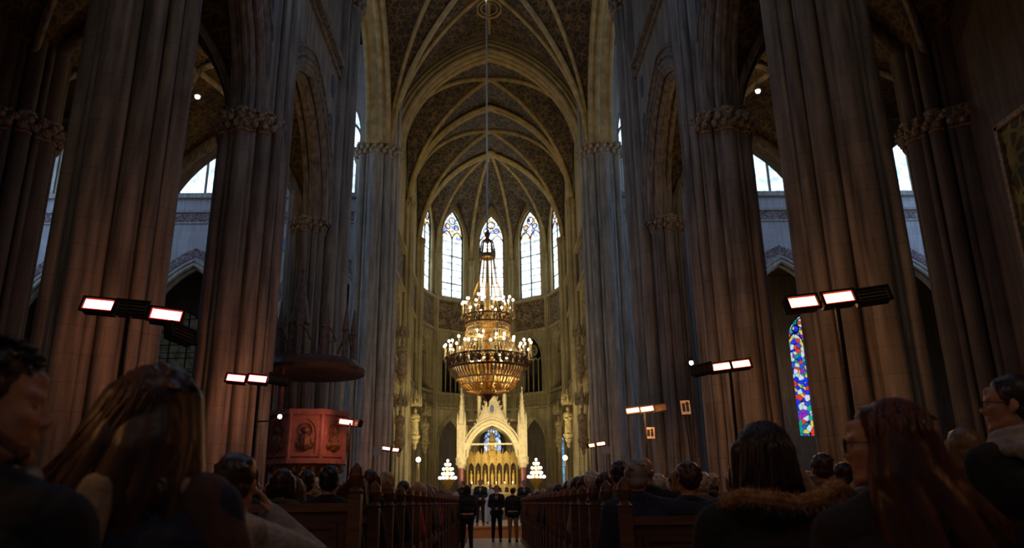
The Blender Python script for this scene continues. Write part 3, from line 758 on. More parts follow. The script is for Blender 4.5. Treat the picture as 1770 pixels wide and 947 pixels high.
for k in range(60):     # gadrooned bowl
    a = 2*PI*k/60
    P = [(r*math.cos(a), r*math.sin(a), z) for r, z in ((1.95, 7.72), (1.82, 7.45), (1.62, 7.22))]
    d.tube(P, [.05, .075, .04], 6)
ring(d, 1.62, 7.22, .05); d.build('bowl_rim', CRYST, ch)
d = MB()
for k in range(36):
    a = 2*PI*k/36
    P = [(r*math.cos(a), r*math.sin(a), z) for r, z in ((1.6, 7.22), (1.4, 6.9), (1.05, 6.65), (.55, 6.52), (.2, 6.48))]
    d.tube(P, .022, 5)
ring(d, 1.42, 6.92, .025); ring(d, 1.05, 6.65, .03); ring(d, .55, 6.52, .03); lattice(d, 1.6, 7.22, 1.05, 6.65, 40, .014)
d.build('bowl_cage', BRASS, ch)
MB().lathe([(.03, 5.95), (.05, 6.1), (.04, 6.15), (.16, 6.3), (.34, 6.5), (.30, 6.6), (.1, 6.7)], n=12).build('finial', plain('finial_red_brown', (.16, .05, .03), .4, .4), ch)
inn = MB()
for k in range(10):
    a = 2*PI*k/10; inn.lathe([(.05, 6.7), (.07, 7.0), (.04, 7.3), (.06, 7.8), (.02, 8.0)], (.62*math.cos(a), .62*math.sin(a), 0), 6)
inn.lathe([(.12, 6.6), (.25, 7.0), (.15, 7.6), (.35, 8.2), (.30, 9.4), (.5, 9.8), (.2, 10.3), (.1, 12.0), (.06, 12.9)], n=12)
inn.build('centre_stem', BRASS, ch)
def candles(n, r, z, hgt, jit, arm_r, arm_z):
    for k in range(n):
        a = 2*PI*(k+jit*random.uniform(-.5, .5))/n; rr = r*(1-.14*(k % 2)); zz = z-.1*(k % 3)
        m = MB(); m.tube([(arm_r*math.cos(a), arm_r*math.sin(a), arm_z), ((rr+.1)*math.cos(a), (rr+.1)*math.sin(a), arm_z+.05), (rr*math.cos(a), rr*math.sin(a), zz-hgt)], .022, 5)
        m.lathe([(.02, 0), (.07, .03), (.03, .06), (.028, hgt)], (rr*math.cos(a), rr*math.sin(a), zz-hgt), 6)
        o = m.build('candle', CRYST, ch)
        MB().ball((0, 0, 0), (.062, .062, .075), 8).build('bulb', BULB, o).location = (rr*math.cos(a), rr*math.sin(a), zz+.06)
candles(26, 1.36, 10.82, .45, .7, 1.22, 10.0)
candles(38, 2.28, 8.88, .45, .7, 2.0, 8.1)
candles(10, 1.0, 8.2, .25, .9, .6, 7.85)
candles(5, .95, 9.35, .2, .9, .6, 9.1)
def chand_z(z): return z-min(.36, max(0, 12.5-z)*.09)
for o in list(ch.children):
    if o.name.startswith('cord'): continue
    for v in o.data.vertices:
        if v.co.z < 12.4: v.co.x *= .91; v.co.y *= .91; v.co.z = chand_z(v.co.z)
    for b in o.children: b.location = (b.location.x*.91, b.location.y*.91, chand_z(b.location.z))
# lamp where the cord meets the vault
t = thing('ceiling_lamp', 'small bright lamp by the chandelier cord at the vault', 'lamp', (-0.2, 35.35, 28.1))
MB().lathe([(.09, 0), (.12, .1), (.05, .3)], n=10).build('housing', METAL, t); MB().ball((0, 0, -.04), .11, 8).build('bulb', BULBW, t)

# aisle vault lamps
for s, side, x, y in ((-1, 'left', -9.45, 22.0), (1, 'right', 9.0, 22.0)):
    t = thing('hanging_lamp', 'small bright lamp hanging under the %s aisle vault' % side, 'lamp', (x, y, 14.1 if s < 0 else 14.3))
    MB().tube([(0, 0, .1), (0, 0, 1.5)], .015, 5).build('cord', METAL, t)
    MB().lathe([(.13, 0), (.10, .12), (.04, .2)], n=10).build('housing', METAL, t); MB().ball((0, 0, -.02), .085, 8).build('bulb', BULBW, t)
    light('POINT', (x, y-.3, 13.6), 22, (1, .7, .35), radius=.15)

# ---- heater stands
def heater(x, y, z, heads, label, hot, glow, pw):
    """heads: list of (dx, dz, yaw, lit)"""
    t = thing('heater_stand', label, 'heater', (x, y, 0))
    MB().lathe([(.22, 0), (.22, .03), (.06, .06), (.05, .12)], n=16).build('base', METAL, t)
    MB().tube([(0, 0, .1), (0, 0, z-.02)], .035, 8).build('pole', METAL, t)
    xs = [h[0] for h in heads]; zs = [h[1] for h in heads]
    MB().tube([(min(xs), .06, z+zs[xs.index(min(xs))]), (0, .06, z), (max(xs), .06, z+zs[xs.index(max(xs))])], .025, 6).build('crossbar', METAL, t)
    for dx, dz, yw, lit in heads:
        hd = MB(); hd.box(-.21, .21, -.01, .12, -.10, .10); hd.box(-.23, .23, -.045, 0, .085, .11); hd.box(-.23, .23, -.045, 0, -.11, -.085)
        hd.box(-.235, -.205, -.045, 0, -.11, .11); hd.box(.205, .235, -.045, 0, -.11, .11)
        hd.box(-.05, .05, .1, .18, -.03, .03)
        h = hd.build('heater_head', METAL, t); h.location = (dx, 0, z+dz); h.rotation_euler = (math.radians(-14), math.radians(6 if x < 0 else -7), yw)
        MB().box(-.205, .205, -.020, -.012, -.085, .085).build('reflector', HOTRIM if lit else COOLREF, h)
        if lit:
            e = MB(); e.box(-.185, .185, -.034, -.022, -.062, .062); e.build('heating_panel', hot, h)
            light('POINT', (x+dx, y+(.5 if y < 22 or y > 24 else -.4), z+dz-.1), pw, glow, radius=.15)
        else:
            e = MB()
            for k in range(3): e.tube([(-.18, -.028, -.05+.05*k), (.18, -.028, -.05+.05*k)], .012, 6)
            e.build('heating_tube', METAL, h)
RED = (1, .34, .17); AMB = (1, .42, .16)
heater(-4.77, 10, 3.87, [(-.42, .04, 0, 1), (.03, .0, 0, 0), (.50, -.11, .15, 1), (.74, -.36, 1.2, 0)], 'tall heater stand with two red-glowing heads before the nearest left pier', HOT_L, RED, 16)
heater(-4.97, 16.5, 3.93, [(-.50, .02, 0, 1), (-.03, 0, 0, 1), (.42, 0, .6, 0)], 'heater stand with two red lamps before the second left pier', HOT_L, RED, 22)
heater(-4.15, 22.9, 3.64, [(-.13, 0, .3, 1), (.17, -.02, -.9, 0)], 'heater with a small glowing head beside the pulpit', HOT_L, RED, 26)
heater(-4.95, 38, 3.85, [(-.22, .05, .5, 1), (.27, -.02, -.6, 1)], 'far left heater stand with small red lamps near the chancel', HOT_L, RED, 35)
heater(4.72, 9.6, 3.80, [(-.46, -.03, .1, 1), (.03, .03, 0, 1), (.50, .07, -.1, 0)], 'tall heater stand with two amber heads before the nearest right pier', HOT_R, AMB, 24)
heater(5.08, 15.5, 3.93, [(-.58, -.04, -.6, 0), (-.18, 0, 0, 1), (.23, .05, 0, 1)], 'heater stand with two amber lamps before the second right pier', HOT_R, AMB, 30)
heater(4.68, 22.8, 3.88, [(-.35, 0, 0, 1), (.08, .04, 0, 1), (.45, .06, -.3, 0)], 'third heater stand on the right with two small glowing heads', HOT_R, AMB, 45)
heater(5.05, 37, 3.88, [(-.22, -.02, .7, 1), (.24, .05, 0, 1)], 'far right heater stand near the chancel with amber and red lamps', HOT_R, AMB, 35)

# ---- small lamps on the pier sides and globes in the choir
for x, y, z, lb in ((-5.05, 18.6, 3.35, 'small white lamp on the second left pier edge'), (5.0, 18.2, 4.5, 'small white lamp on the second right pier edge')):
    t = thing('pier_lamp', lb, 'lamp', (x, y, z)); sx = 1 if x < 0 else -1
    MB().tube([(-sx*.6, .1, -.1), (-sx*.2, 0, -.1), (0, 0, -.03)], .02, 6).build('bracket', METAL, t); MB().ball((0, 0, 0), .055, 8).build('bulb', BULBW, t)
    MB().lathe([(.07, .05), (.03, .15)], n=8).build('shade', METAL, t)
for s, side in ((-1, 'left'), (1, 'right')):
    t = thing('globe_lamp', 'round white globe lamp on the %s side of the choir' % side, 'lamp', (s*4.55, 48, .9))
    MB().lathe([(.18, 0), (.16, .05), (.03, .1), (.03, 2.85), (.07, 2.9)], n=10).build('pole', BRASSD, t)
    MB().ball((0, 0, 3.0), .15, 12).build('globe', BULBW, t)
    light('POINT', (s*4.4, 47.7, 3.9), 22, (1, .85, .6), radius=.15)
# candelabra either side of the altar
for s, side in ((-1, 'left'), (1, 'right')):
    t = thing('candelabrum', 'tiered candelabrum of bright bulbs to the %s of the altar canopy' % side, 'candelabrum', (s*2.85, 50, .9))
    m = MB(); m.lathe([(.3, 0), (.25, .1), (.06, .2), (.05, 1.0), (.1, 1.2), (.42, 1.75), (.5, 1.85), (.1, 1.9), (.05, 2.6), (.03, 2.9)], n=14); m.build('stem', BRASS, t)
    for r, z, n in ((.52, 1.95, 12), (.34, 2.2, 9), (.30, 2.5, 7), (.14, 2.78, 4), (0.0, 3.02, 1)):
        for k in range(n):
            a = 2*PI*k/n; m = MB(); m.tube([(0, 0, z-.25), (r*.6*math.cos(a), r*.6*math.sin(a), z-.28), (r*math.cos(a), r*math.sin(a), z-.05)], .015, 5)
            o = m.build('arm', BRASS, t); MB().ball((0, 0, 0), (.075, .075, .09), 8).build('bulb', BULBW, o).location = (r*math.cos(a), r*math.sin(a), z)
    light('POINT', (s*2.85, 49.5, 3.2), 45, WARM, radius=.4)

# ---- ciborium (altar canopy) and gilded retable
CD = 54.0
cb = thing('altar_canopy', 'tall white gabled gothic canopy with pinnacles over the high altar', 'altar canopy', (0, CD, .9))
g = MB(); mp = mapper((0, -.35, 0), (1, 0, 0), (0, 1, 0)); mpb = mapper((0, 2.9, 0), (1, 0, 0), (0, 1, 0))
def gtop(x): return 3.6+max(0, 4.45*(1-abs(x)/1.95)) if abs(x) < 1.95 else 3.6
def gt2(x): return max(4.0, 8.1-abs(x)*2.25)
for q in (mp, mpb):
    g = MB(); panel(g, q, -2.3, 2.3, 3.35, 8, .35, [(0, 1.72, 3.35, 3.45, 5.65)], top=gt2); g.build('gable', WHITEST, cb)
g = MB(); mould(g, mp, 0, 1.72, None, 3.45, 5.65, [(0, -.03, .09), (.22, -.05, .10), (.42, -.03, .06)])
for sg in (-1, 1):
    for k in range(13):
        x = sg*(.18+1.65*k/12); z = gt2(x); g.ball((x, -.2, z+.1), (.11, .09, .13), 6); g.ball((x+sg*.08, -.2, z+.2), .06, 5)
    g.tube([(sg*1.85, -.4, gt2(1.85)-.12), (0, -.4, gt2(0)-.15)], .07, 6)
g.lathe([(.06, 0), (.16, .25), (.06, .35), (.05, .6), (.2, .75), (.04, .95)], (0, -.2, 8.0), 8)
g.tube([(.32*math.cos(2*PI*k/20), -.4, 6.75+.42*math.sin(2*PI*k/20)) for k in range(20)], .05, 6, True)
g.build('crockets', WHITEST, cb)
MB().ball((0, -.36, 6.75), (.16, .06, .30), 8).build('medallion', plain('medallion_blue', (.12, .16, .30), .6), cb)
for sg in (-1, 1):
    for yy in (-.2, 2.9):
        m = MB(); m.lathe([(.34, 0), (.34, .25), (.24, .4), (.21, .5), (.20, 2.75)], (sg*2.15, yy, 0), 14); m.build('column', REDMARB, cb)
        m = MB(); m.lathe([(.22, 2.7), (.36, 3.1), (.40, 3.4)], (sg*2.15, yy, 0), 12)
        for k in range(8): m.ball((sg*2.15+.3*math.cos(k*PI/4), yy+.3*math.sin(k*PI/4), 3.0), .1, 6)
        m.build('column_capital', WHITEST, cb)
        m = MB(); m.box(sg*2.15-.3, sg*2.15+.3, yy-.3, yy+.3, 3.4, 5.5)
        for zz in (3.7, 4.6):
            m.box(sg*2.15-.2, sg*2.15-.14, yy-.36, yy-.3, zz, zz+.7); m.box(sg*2.15+.14, sg*2.15+.2, yy-.36, yy-.3, zz, zz+.7)
        m.lathe([(.36, 5.5), (.36, 5.65), (.26, 5.7), (.03, 8.1), (.1, 8.2), (.02, 8.35)], (sg*2.15, yy, 0), 4, PI/4)
        for k in range(4):
            a = PI/4+k*PI/2; m.lathe([(.06, 5.5), (.07, 5.9), (.01, 6.5)], (sg*2.15+.36*math.cos(a), yy+.36*math.sin(a), 0), 5)
            for q in range(6): m.ball((sg*2.15+(.27-.035*q)*math.cos(a), yy+(.27-.035*q)*math.sin(a), 5.9+.35*q), .045, 5)
        m.build('pinnacle', WHITEST, cb)
for sg in (-1, 1):
    m = MB(); m.lathe([(.13, 6.0), (.13, 7.3), (.16, 7.35), (.02, 8.9)], (sg*.9, -.05, 0), 6); m.build('inner_pinnacle', WHITEST, cb)
MB().box(-2.2, 2.2, 0, 2.8, 5.9, 6.05).build('canopy_vault', FRESCO, cb)
MB().box(-1.9, 1.9, -.32, -.24, 4.25, 4.36).build('tie_beam', WHITEST, cb)
rt_ = thing('retable', 'gilded carved altarpiece with rows of gothic niches under the canopy', 'altarpiece', (0, CD+.9, .9))
m = MB(); mpr = mapper((0, 0, 0), (1, 0, 0), (0, 1, 0))
niches = [(-1.5+.5*k, .19, 1.6, 2.75, 3.1) for k in range(7)]
panel(m, mpr, -1.78, 1.78, .9, 3.9, .25, niches+[(-1.5+.5*k, .16, 1.0, 1.25, 1.42) for k in range(7)], top=lambda x: 3.55+.35*abs(math.sin((x+1.75)*PI/.5)))
m.box(-1.9, 1.9, -.1, .3, .8, .95); m.box(-1.85, 1.85, -.06, .1, 1.5, 1.58)
for k in range(8): m.lathe([(.05, 1.5), (.05, 3.3), (.07, 3.35), (.01, 4.1)], (-1.75+.5*k, -.04, 0), 6)
m.build('niche_screen', GOLDM, rt_)
MB().box(-1.78, 1.78, .26, .32, .9, 3.6).build('niche_backing', plain('niche_shade_backing', (.06, .03, .012), .7, 0, .3, 8), rt_)  # dark colour stands in for the shade deep in the niches
for k in range(7):
    m = MB(); m.lathe([(.13, 0), (.11, .4), (.12, .65), (.05, .8), (.05, .84)], (-1.5+.5*k, .08, 1.62), 8, sy=.7); m.ball((-1.5+.5*k, .08, 2.53), .065, 8); m.build('figure', GOLDM, rt_)
m = MB(); m.lathe([(.35, 3.6), (.38, 3.9), (.2, 4.0), (.22, 4.5), (.3, 4.55), (.05, 5.3)], (0, .1, 0), 8)
for k in range(6): m.lathe([(.04, 3.9), (.04, 4.4), (.005, 4.8)], (.34*math.cos(k*PI/3), .1+.34*math.sin(k*PI/3), 0), 5)
m.build('tabernacle_spire', GOLDM, rt_)
al = thing('altar', 'white-draped high altar table with candles before the gilded altarpiece', 'altar', (0, CD-.5, .9))
MB().box(-1.6, 1.6, -.4, .5, 0, .95).box(-1.7, 1.7, -.46, .55, .95, 1.05).build('table', WHITEST, al)
MB().box(-1.55, 1.55, -.415, -.4, .1, .9).build('frontal', GOLDM, al)
for k in range(6):
    cd = thing('altar_candle', 'lit altar candle on a brass holder, %s from the left' % ('first', 'second', 'third', 'fourth', 'fifth', 'sixth')[k], 'candle', (-1.4+.56*k, CD-.4, 1.95), group='candles on the altar')
    MB().lathe([(.08, 0), (.03, .04), (.03, .2), (.05, .24)], n=8).build('holder', BRASS, cd); MB().lathe([(.028, .24), (.028, .6)], n=8).build('wax', PAPER, cd); MB().ball((0, 0, .66), (.025, .025, .05), 6).build('flame', BULB, cd)

# ---- pulpit with sounding board
pu = thing('pulpit', 'octagonal stone pulpit with relief panels, glowing red beside the left crossing pier', 'pulpit', (-5.72, 24.3, 0), math.radians(10))
R8 = 1.22; oc = [(math.cos(PI/8+k*PI/4), math.sin(PI/8+k*PI/4)) for k in range(8)]
MB().prism([(a*R8, b_*R8) for a, b_ in oc], 2.55, 3.95).build('body', PULP, pu)
m = MB()
for z0, z1, k0 in ((3.93, 4.08, 1.10), (2.48, 2.62, 1.08)): m.prism([(a*R8*k0, b_*R8*k0) for a, b_ in oc], z0, z1)
for a, b_ in oc: m.lathe([(.08, 2.6), (.08, 3.93)], (a*R8, b_*R8, 0), 8)
m.build('cornice', PULP, pu)
for k in range(8):
    a = k*PI/4+PI/4; nv = Vector((math.cos(a), math.sin(a), 0)); dv = Vector((-math.sin(a), math.cos(a), 0))
    O = nv*(R8*math.cos(PI/8)); mpq = mapper(O+nv*.05, dv, -nv)
    q = MB(); panel(q, mpq, -.40, .40, 2.68, 3.88, .06, [(0, .31, 2.78, 3.35, 3.8)]); fr_ = q.build('panel_frame', PULP, pu)
    q = MB(); mq = mapper(O+nv*.01, dv, nv)
    q.ball(mq(0, .0, 3.1), (.20, .20, .28), 8); q.ball(mq(0, .03, 3.45), .12, 8)
    q.ball(mq(.18, 0, 3.0), .10, 6); q.ball(mq(-.18, 0, 3.0), .10, 6)
    q.tube([mq(.20*math.cos(2*PI*i/14), .03, 3.45+.2*math.sin(2*PI*i/14)) for i in range(14)], .025, 5, True)
    q.build('relief', PULPD, pu)
m = MB(); m.lathe([(.75, 0), (.7, .15), (.3, .3), (.25, 1.4), (.35, 1.5), (.5, 1.7), (.95, 2.25), (1.15, 2.5)], n=16)
for k in range(24):
    a = 2*PI*k/24; m.ball((1.05*math.cos(a), 1.05*math.sin(a), 2.33), .11, 6); m.ball((.8*math.cos(a), .8*math.sin(a), 2.05), .1, 6)
m.build('carved_stem', PULPD, pu)
m = MB(); m.lathe([(.09, 0), (.09, 5.42)], (-1.15, -.5, 0), 10).lathe([(.07, 0), (.07, 5.42)], (-.85, -.75, 0), 10); m.build('canopy_post', REDMARB, pu)
m = MB(); m.lathe([(.2, 5.5), (1.2, 5.4), (1.68, 5.32), (1.7, 5.46), (1.5, 5.62), (1.45, 5.72), (.4, 5.9)], n=24); m.build('sounding_board', CANOPY, pu)
m = MB()
for k in range(10):
    a = 2*PI*k/10; m.lathe([(.09, 5.5), (.09, 6.6), (.12, 6.65), (.02, 7.5)], (1.25*math.cos(a), 1.25*math.sin(a), 0), 6)
    m.tube([(1.25*math.cos(a+x*.31), 1.25*math.sin(a+x*.31), 6.2+.5*(1-x*x)) for x in (0, .25, .5, .75, 1)], .04, 5)
    m.lathe([(.05, 5.6), (.05, 7.0), (.01, 7.7)], (.6*math.cos(a)-.2, .6*math.sin(a), 0), 5)
m.lathe([(.34, 5.7), (.30, 6.9), (.36, 7.0), (.04, 8.7), (.08, 8.8), (.01, 9.0)], (-.5, 0, 0), 8)
m.build('spire', ORN, pu)

# ---- notices
def notice(x, y, z, wd, hg, label, rot=(0, 0, 0), pic=False):
    t = thing('notice', label, 'notice', (x, y, z)); t.rotation_euler = rot
    MB().box(-wd/2, wd/2, 0, .015, -hg/2, hg/2).build('sheet', PAPER, t)
    MB().tube([(0, .06, -hg/2), (0, .06, -z)], .015, 6).build('post', METAL, t)
    if pic: MB().box(-wd/2-.02, wd/2+.02, .015, .04, -hg/2-.02, hg/2+.02).build('frame', METAL, t)
    if pic:
        q = MB(); q.box(-wd*.36, -wd*.05, -.004, 0, -hg*.3, hg*.3); q.box(wd*.05, wd*.34, -.004, 0, -hg*.3, hg*.1); q.ball((wd*.2, -.001, hg*.25), (.05, .004, .05), 8); q.build('picture', INK, t)
notice(-4.6, 31.5, 3.35, .34, .34, 'small blank white notice on a post, left of the chancel')
notice(5.1, 34, 3.45, .40, .32, 'small blank white notice on a post, right of the chancel')
notice(4.62, 17.6, 3.35, .26, .32, 'framed black and white picture sign tilted beside the second right pier', (0, math.radians(-4), .35), True)
notice(4.9, 23.2, 3.25, .30, .34, 'framed white notice on the third right heater stand', (0, 0, .3), True)

# ---- pews
def make_pew(w_, mat, x0=0):
    """local: aisle end at x=0, extends to +w_, back at y=0, sitter faces +y; platform included"""
    t = bpy.data.objects.new('pew', None); COL.objects.link(t)
    MB().box(.04, w_, -.03, .02, .18, 1.02).build('backrest', mat, t)
    q = MB(); q.box(.0, w_, -.06, .05, 1.0, 1.06); q.build('top_rail', WOODR, t)
    q = MB(); n = 4
    for k in range(n):
        a, b_ = .12+(w_-.2)*k/n, .12+(w_-.2)*(k+1)/n-.08
        for (l, r, z0, z1) in ((a, b_, .88, .92), (a, b_, .38, .42), (a, a+.04, .38, .92), (b_-.04, b_, .38, .92)): q.box(l, r, -.05, -.03, z0, z1)
    q.build('back_moulding', mat, t)
    MB().box(.04, w_, .02, .42, .42, .46).build('seat', mat, t)
    MB().box(.04, w_, -.5, -.25, .12, .2).build('kneeler', mat, t)
    for xx in (0, w_):
        q = MB(); q.box(xx-.03, xx+.03, -.06, .40, .0, .62); q.box(xx-.035, xx+.035, .0, .46, .60, .66); q.box(xx-.04, xx+.04, -.08, .46, 0, .1)
        e = q.build('end_panel', mat, t)
        if xx: continue
        q = MB(); q.box(xx-.045, xx+.045, -.07, .04, .0, 1.12)
        q.lathe([(.05, 1.12), (.06, 1.14), (.03, 1.17), (.045, 1.2), (.058, 1.25), (.045, 1.30), (.02, 1.33), (.005, 1.345)], (xx, -.015, 0), 12)
        q.build('end_post', WOODR, t)
    return t
ordn = ['first', 'second', 'third', 'fourth', 'fifth', 'sixth', 'seventh', 'eighth', 'ninth', 'tenth', 'eleventh', 'twelfth', 'thirteenth', 'fourteenth', 'fifteenth', 'sixteenth', 'seventeenth', 'eighteenth', 'nineteenth', 'twentieth', 'twenty-first', 'twenty-second', 'twenty-third', 'twenty-fourth', 'twenty-fifth']
NROW = 24; PW = 3.1; Y0 = 5.8; DY = .92
ROWS = {}
for s, side in ((-1, 'left'), (1, 'right')):
    zo = .13 if s < 0 else .11
    pl = MB(); x0, x1 = sorted(((-.80, -.87-PW-.08) if s < 0 else (1.04, 1.11+PW+.08))); pl.box(x0, x1, Y0-.6, Y0+DY*(NROW-1)+.7, 0, zo)
    tag(pl.build('pew_platform', WOOD), 'low dark wooden platform under the %s pews' % side, 'platform')
    for r in range(NROW):
        if s < 0 and r == 0:
            p0 = make_pew(PW, WOOD); p = p0
        else: p = copy_tree(p0)
        p.location = (-.87 if s < 0 else 1.11, Y0+r*DY, zo)
        p.scale = (s, 1, 1)
        if s < 0 and r == 0:
            p.location.z = .235
            tag(MB().box(-.87-PW-.04, -.82, Y0-.55, Y0+.46, .131, .234).build('platform_step', WOOD), 'raised wooden step under the nearest left pew', 'platform')
        tag(p, 'dark wooden pew on the %s of the aisle, %s from the camera' % (side, ordn[r]), 'pew', 'pews on the %s of the aisle' % side)
        ROWS[(s, r)] = (Y0+r*DY, p.location.z)

# ================================================================ PEOPLE
SKIN = plain('skin', (.52, .27, .17), .5, 0, .08, 10, 0)
SKINP = plain('pale_skin', (.62, .36, .26), .5, 0, .08, 10, 0)
def hairmat(n, c): return plain(n, c, .42, 0, .55, 14, .5, (1, 1, .12))
HAIR = {'dark brown': hairmat('hair_dark_brown', (.030, .014, .008)), 'black': hairmat('hair_black', (.010, .007, .006)), 'auburn': hairmat('hair_auburn', (.065, .018, .008)),
        'grey': hairmat('hair_grey', (.24, .19, .16)), 'white': hairmat('hair_white', (.55, .47, .38)), 'blond': hairmat('hair_blond', (.42, .25, .10)), 'brown': hairmat('hair_brown', (.06, .026, .013))}
def cloth(n, c): return plain(n, c, .85, 0, .25, 30, .25)
CLOTH = {'navy': cloth('cloth_navy', (.018, .022, .05)), 'black': cloth('cloth_black', (.010, .009, .010)), 'brown': cloth('cloth_brown', (.06, .032, .02)), 'grey': cloth('cloth_grey', (.10, .09, .09)),
         'red': cloth('cloth_red', (.35, .03, .03)), 'olive': cloth('cloth_olive', (.07, .065, .03)), 'beige': cloth('cloth_beige', (.34, .26, .18)), 'white': cloth('cloth_white', (.78, .74, .68)),
         'tan': cloth('cloth_tan', (.42, .19, .07)), 'denim': cloth('cloth_denim', (.10, .14, .24)), 'light grey': cloth('cloth_light_grey', (.36, .31, .28)), 'purple': cloth('cloth_purple', (.045, .028, .07))}
SHOE = plain('shoe_leather', (.012, .01, .009), .4)
def rotz(p, a, c):
    x, y = p[0]-c[0], p[1]-c[1]; return Vector((c[0]+x*math.cos(a)-y*math.sin(a), c[1]+x*math.sin(a)+y*math.cos(a), p[2]))
def hand(mb, wr, d, nrm, side, curl=.5, k=1.0):
    """wr wrist, d hand direction, nrm back-of-hand normal; thumb on the side given"""
    d = Vector(d).normalized(); nrm = Vector(nrm); nrm = (nrm-d*nrm.dot(d)).normalized(); a = d.cross(nrm)*side; wr = Vector(wr)
    mb.cap(wr, wr+d*.035*k, .027*k, .030*k)
    for q in (-1, 0, 1): mb.cap(wr+d*.02*k+a*.014*q*k, wr+d*.082*k+a*.022*q*k, .017*k, .014*k)
    for i, L in enumerate((.072, .080, .074, .058)):
        o = wr+d*(.085-.004*abs(i-1))*k+a*(.031-.0205*i)*k; dd = d; p = o; rr = .0093*k
        for j, f in enumerate((.45, .3, .25)):
            dd = (d*math.cos(curl*(j+.6))-nrm*math.sin(curl*(j+.6))); q = p+dd*L*f*k; mb.cap(p, q, rr, rr*.92, 8); p = q; rr *= .92
    t0 = wr+d*.02*k+a*.024*k; t1 = t0+(d*.6+a*.7-nrm*.2).normalized()*.04*k; t2 = t1+(d*.9+a*.25-nrm*.3).normalized()*.034*k
    mb.cap(t0, t1, .014*k, .0115*k, 8); mb.cap(t1, t2, .0115*k, .009*k, 8)
def head(mb, c, yaw=0, tilt=0, k=1.0, fine=False):
    """c: head centre; face towards +y before yaw (radians, positive turns to the figure's left)"""
    c = Vector(c); E = Matrix.Rotation(yaw, 3, 'Z') @ Matrix.Rotation(tilt, 3, 'X')
    T = lambda x, y, z: c+E @ Vector((x*k, y*k, z*k))
    B = lambda p, r, n=14: mb.ball(T(*p), tuple(q*k for q in r), n, E)
    B((0, -.008, .028), (.074, .096, .088), 20); B((0, .03, -.01), (.062, .066, .085), 16)
    B((0, .045, -.065), (.042, .042, .040)); B((0, .078, -.088), (.020, .018, .018))        # jaw, chin
    mb.cap(T(.045, .0, -.055), T(.018, .072, -.085), .024*k, .017*k); mb.cap(T(-.045, .0, -.055), T(-.018, .072, -.085), .024*k, .017*k)
    mb.cap(T(0, .086, .028), T(0, .110, -.018), .0085*k, .0095*k, 10); mb.cap(T(0, .088, .0), T(0, .094, -.030), .012*k, .012*k, 10); mb.cap(T(0, .080, .06), T(0, .086, .03), .02*k, .012*k, 10); B((.012, .103, -.024), (.009, .010, .008), 8); B((-.012, .103, -.024), (.009, .010, .008), 8)
    mb.cap(T(.038, .076, .030), T(.012, .088, .027), .011*k, .011*k, 8); mb.cap(T(-.038, .076, .030), T(-.012, .088, .027), .011*k, .011*k, 8)   # brow
    mb.cap(T(.016, .089, -.052), T(-.016, .089, -.052), .0075*k, .0075*k, 8); mb.cap(T(.013, .088, -.062), T(-.013, .088, -.062), .008*k, .008*k, 8)
    B((.040, .066, -.012), (.020, .020, .018), 10); B((-.040, .066, -.012), (.020, .020, .018), 10)
    for q in (-1, 1):
        B((q*.076, -.004, .0), (.010, .020, .032), 10); B((q*.078, .004, -.024), (.009, .010, .012), 8)
    return T, E
def hair(mb, c, yaw, tilt, style, k=1.0, seed=0):
    c = Vector(c); E = Matrix.Rotation(yaw, 3, 'Z') @ Matrix.Rotation(tilt, 3, 'X'); T = lambda x, y, z: c+E @ Vector((x*k, y*k, z*k))
    B = lambda p, r, n=16: mb.ball(T(*p), tuple(q*k for q in r), n, E); rnd = random.Random(seed)
    if style == 'bald':
        B((0, -.036, -.008), (.080, .072, .045)); mb.cap(T(.07, -.02, .0), T(.076, .03, .02), .014*k, .01*k); mb.cap(T(-.07, -.02, .0), T(-.076, .03, .02), .014*k, .01*k); return
    B((0, -.022, .040), (.084, .097, .090), 20); B((0, -.045, -.015), (.076, .066, .062)); B((0, .018, .086), (.060, .050, .034))
    for q in (-1, 1): mb.cap(T(q*.072, .015, .05), T(q*.076, .012, .0), .016*k, .010*k)
    if style == 'long':
        for q in (-1, -.5, 0, .5, 1):
            mb.cap(T(q*.066, -.045, .02), T(q*.085, -.065+.02*abs(q), -.17), .038*k, .040*k); mb.cap(T(q*.085, -.065+.02*abs(q), -.17), T(q*.10, -.085, -.30), .040*k, .020*k)
        for q in (-1, 1): mb.cap(T(q*.078, .0, .04), T(q*.092, .01, -.14), .026*k, .024*k)
    if style == 'bob':
        for q in (-1, -.5, 0, .5, 1): mb.cap(T(q*.070, -.045+.015*abs(q), .03), T(q*.078, -.045+.02*abs(q), -.085), .040*k, .034*k)
        for q in (-1, 1): mb.cap(T(q*.080, .0, .04), T(q*.086, .012, -.07), .026*k, .022*k)
    if style == 'bun':
        B((0, -.108, .055), (.045, .036, .042), 12)
        for j in range(6): a = j*1.05; mb.cap(T(.03*math.cos(a), -.115, .055+.03*math.sin(a)), T(.03*math.cos(a+.8), -.130, .05+.03*math.sin(a+.8)), .016*k, .014*k, 8)
    if style == 'curly':
        for j in range(90):
            a, b_ = rnd.uniform(-PI*.95, -.05) if j % 4 else rnd.uniform(0, 2*PI), rnd.uniform(-.5, 1.4)
            B((.088*math.cos(a)*math.cos(b_), -.022+.10*math.sin(a)*math.cos(b_), .035+.092*math.sin(b_)), (.02,)*3, 6)
    if style in ('short', 'grown'):
        for j in range(26):
            a, b_ = rnd.uniform(0, 2*PI), rnd.uniform(.3, 1.3)
            p = (.083*math.cos(a)*math.cos(b_), -.02+.096*math.sin(a)*math.cos(b_), .042+.089*math.sin(b_))
            mb.cap(T(*p), T(p[0]*1.05+.01, p[1]-.03, p[2]-.012), .010*k, .005*k, 6)
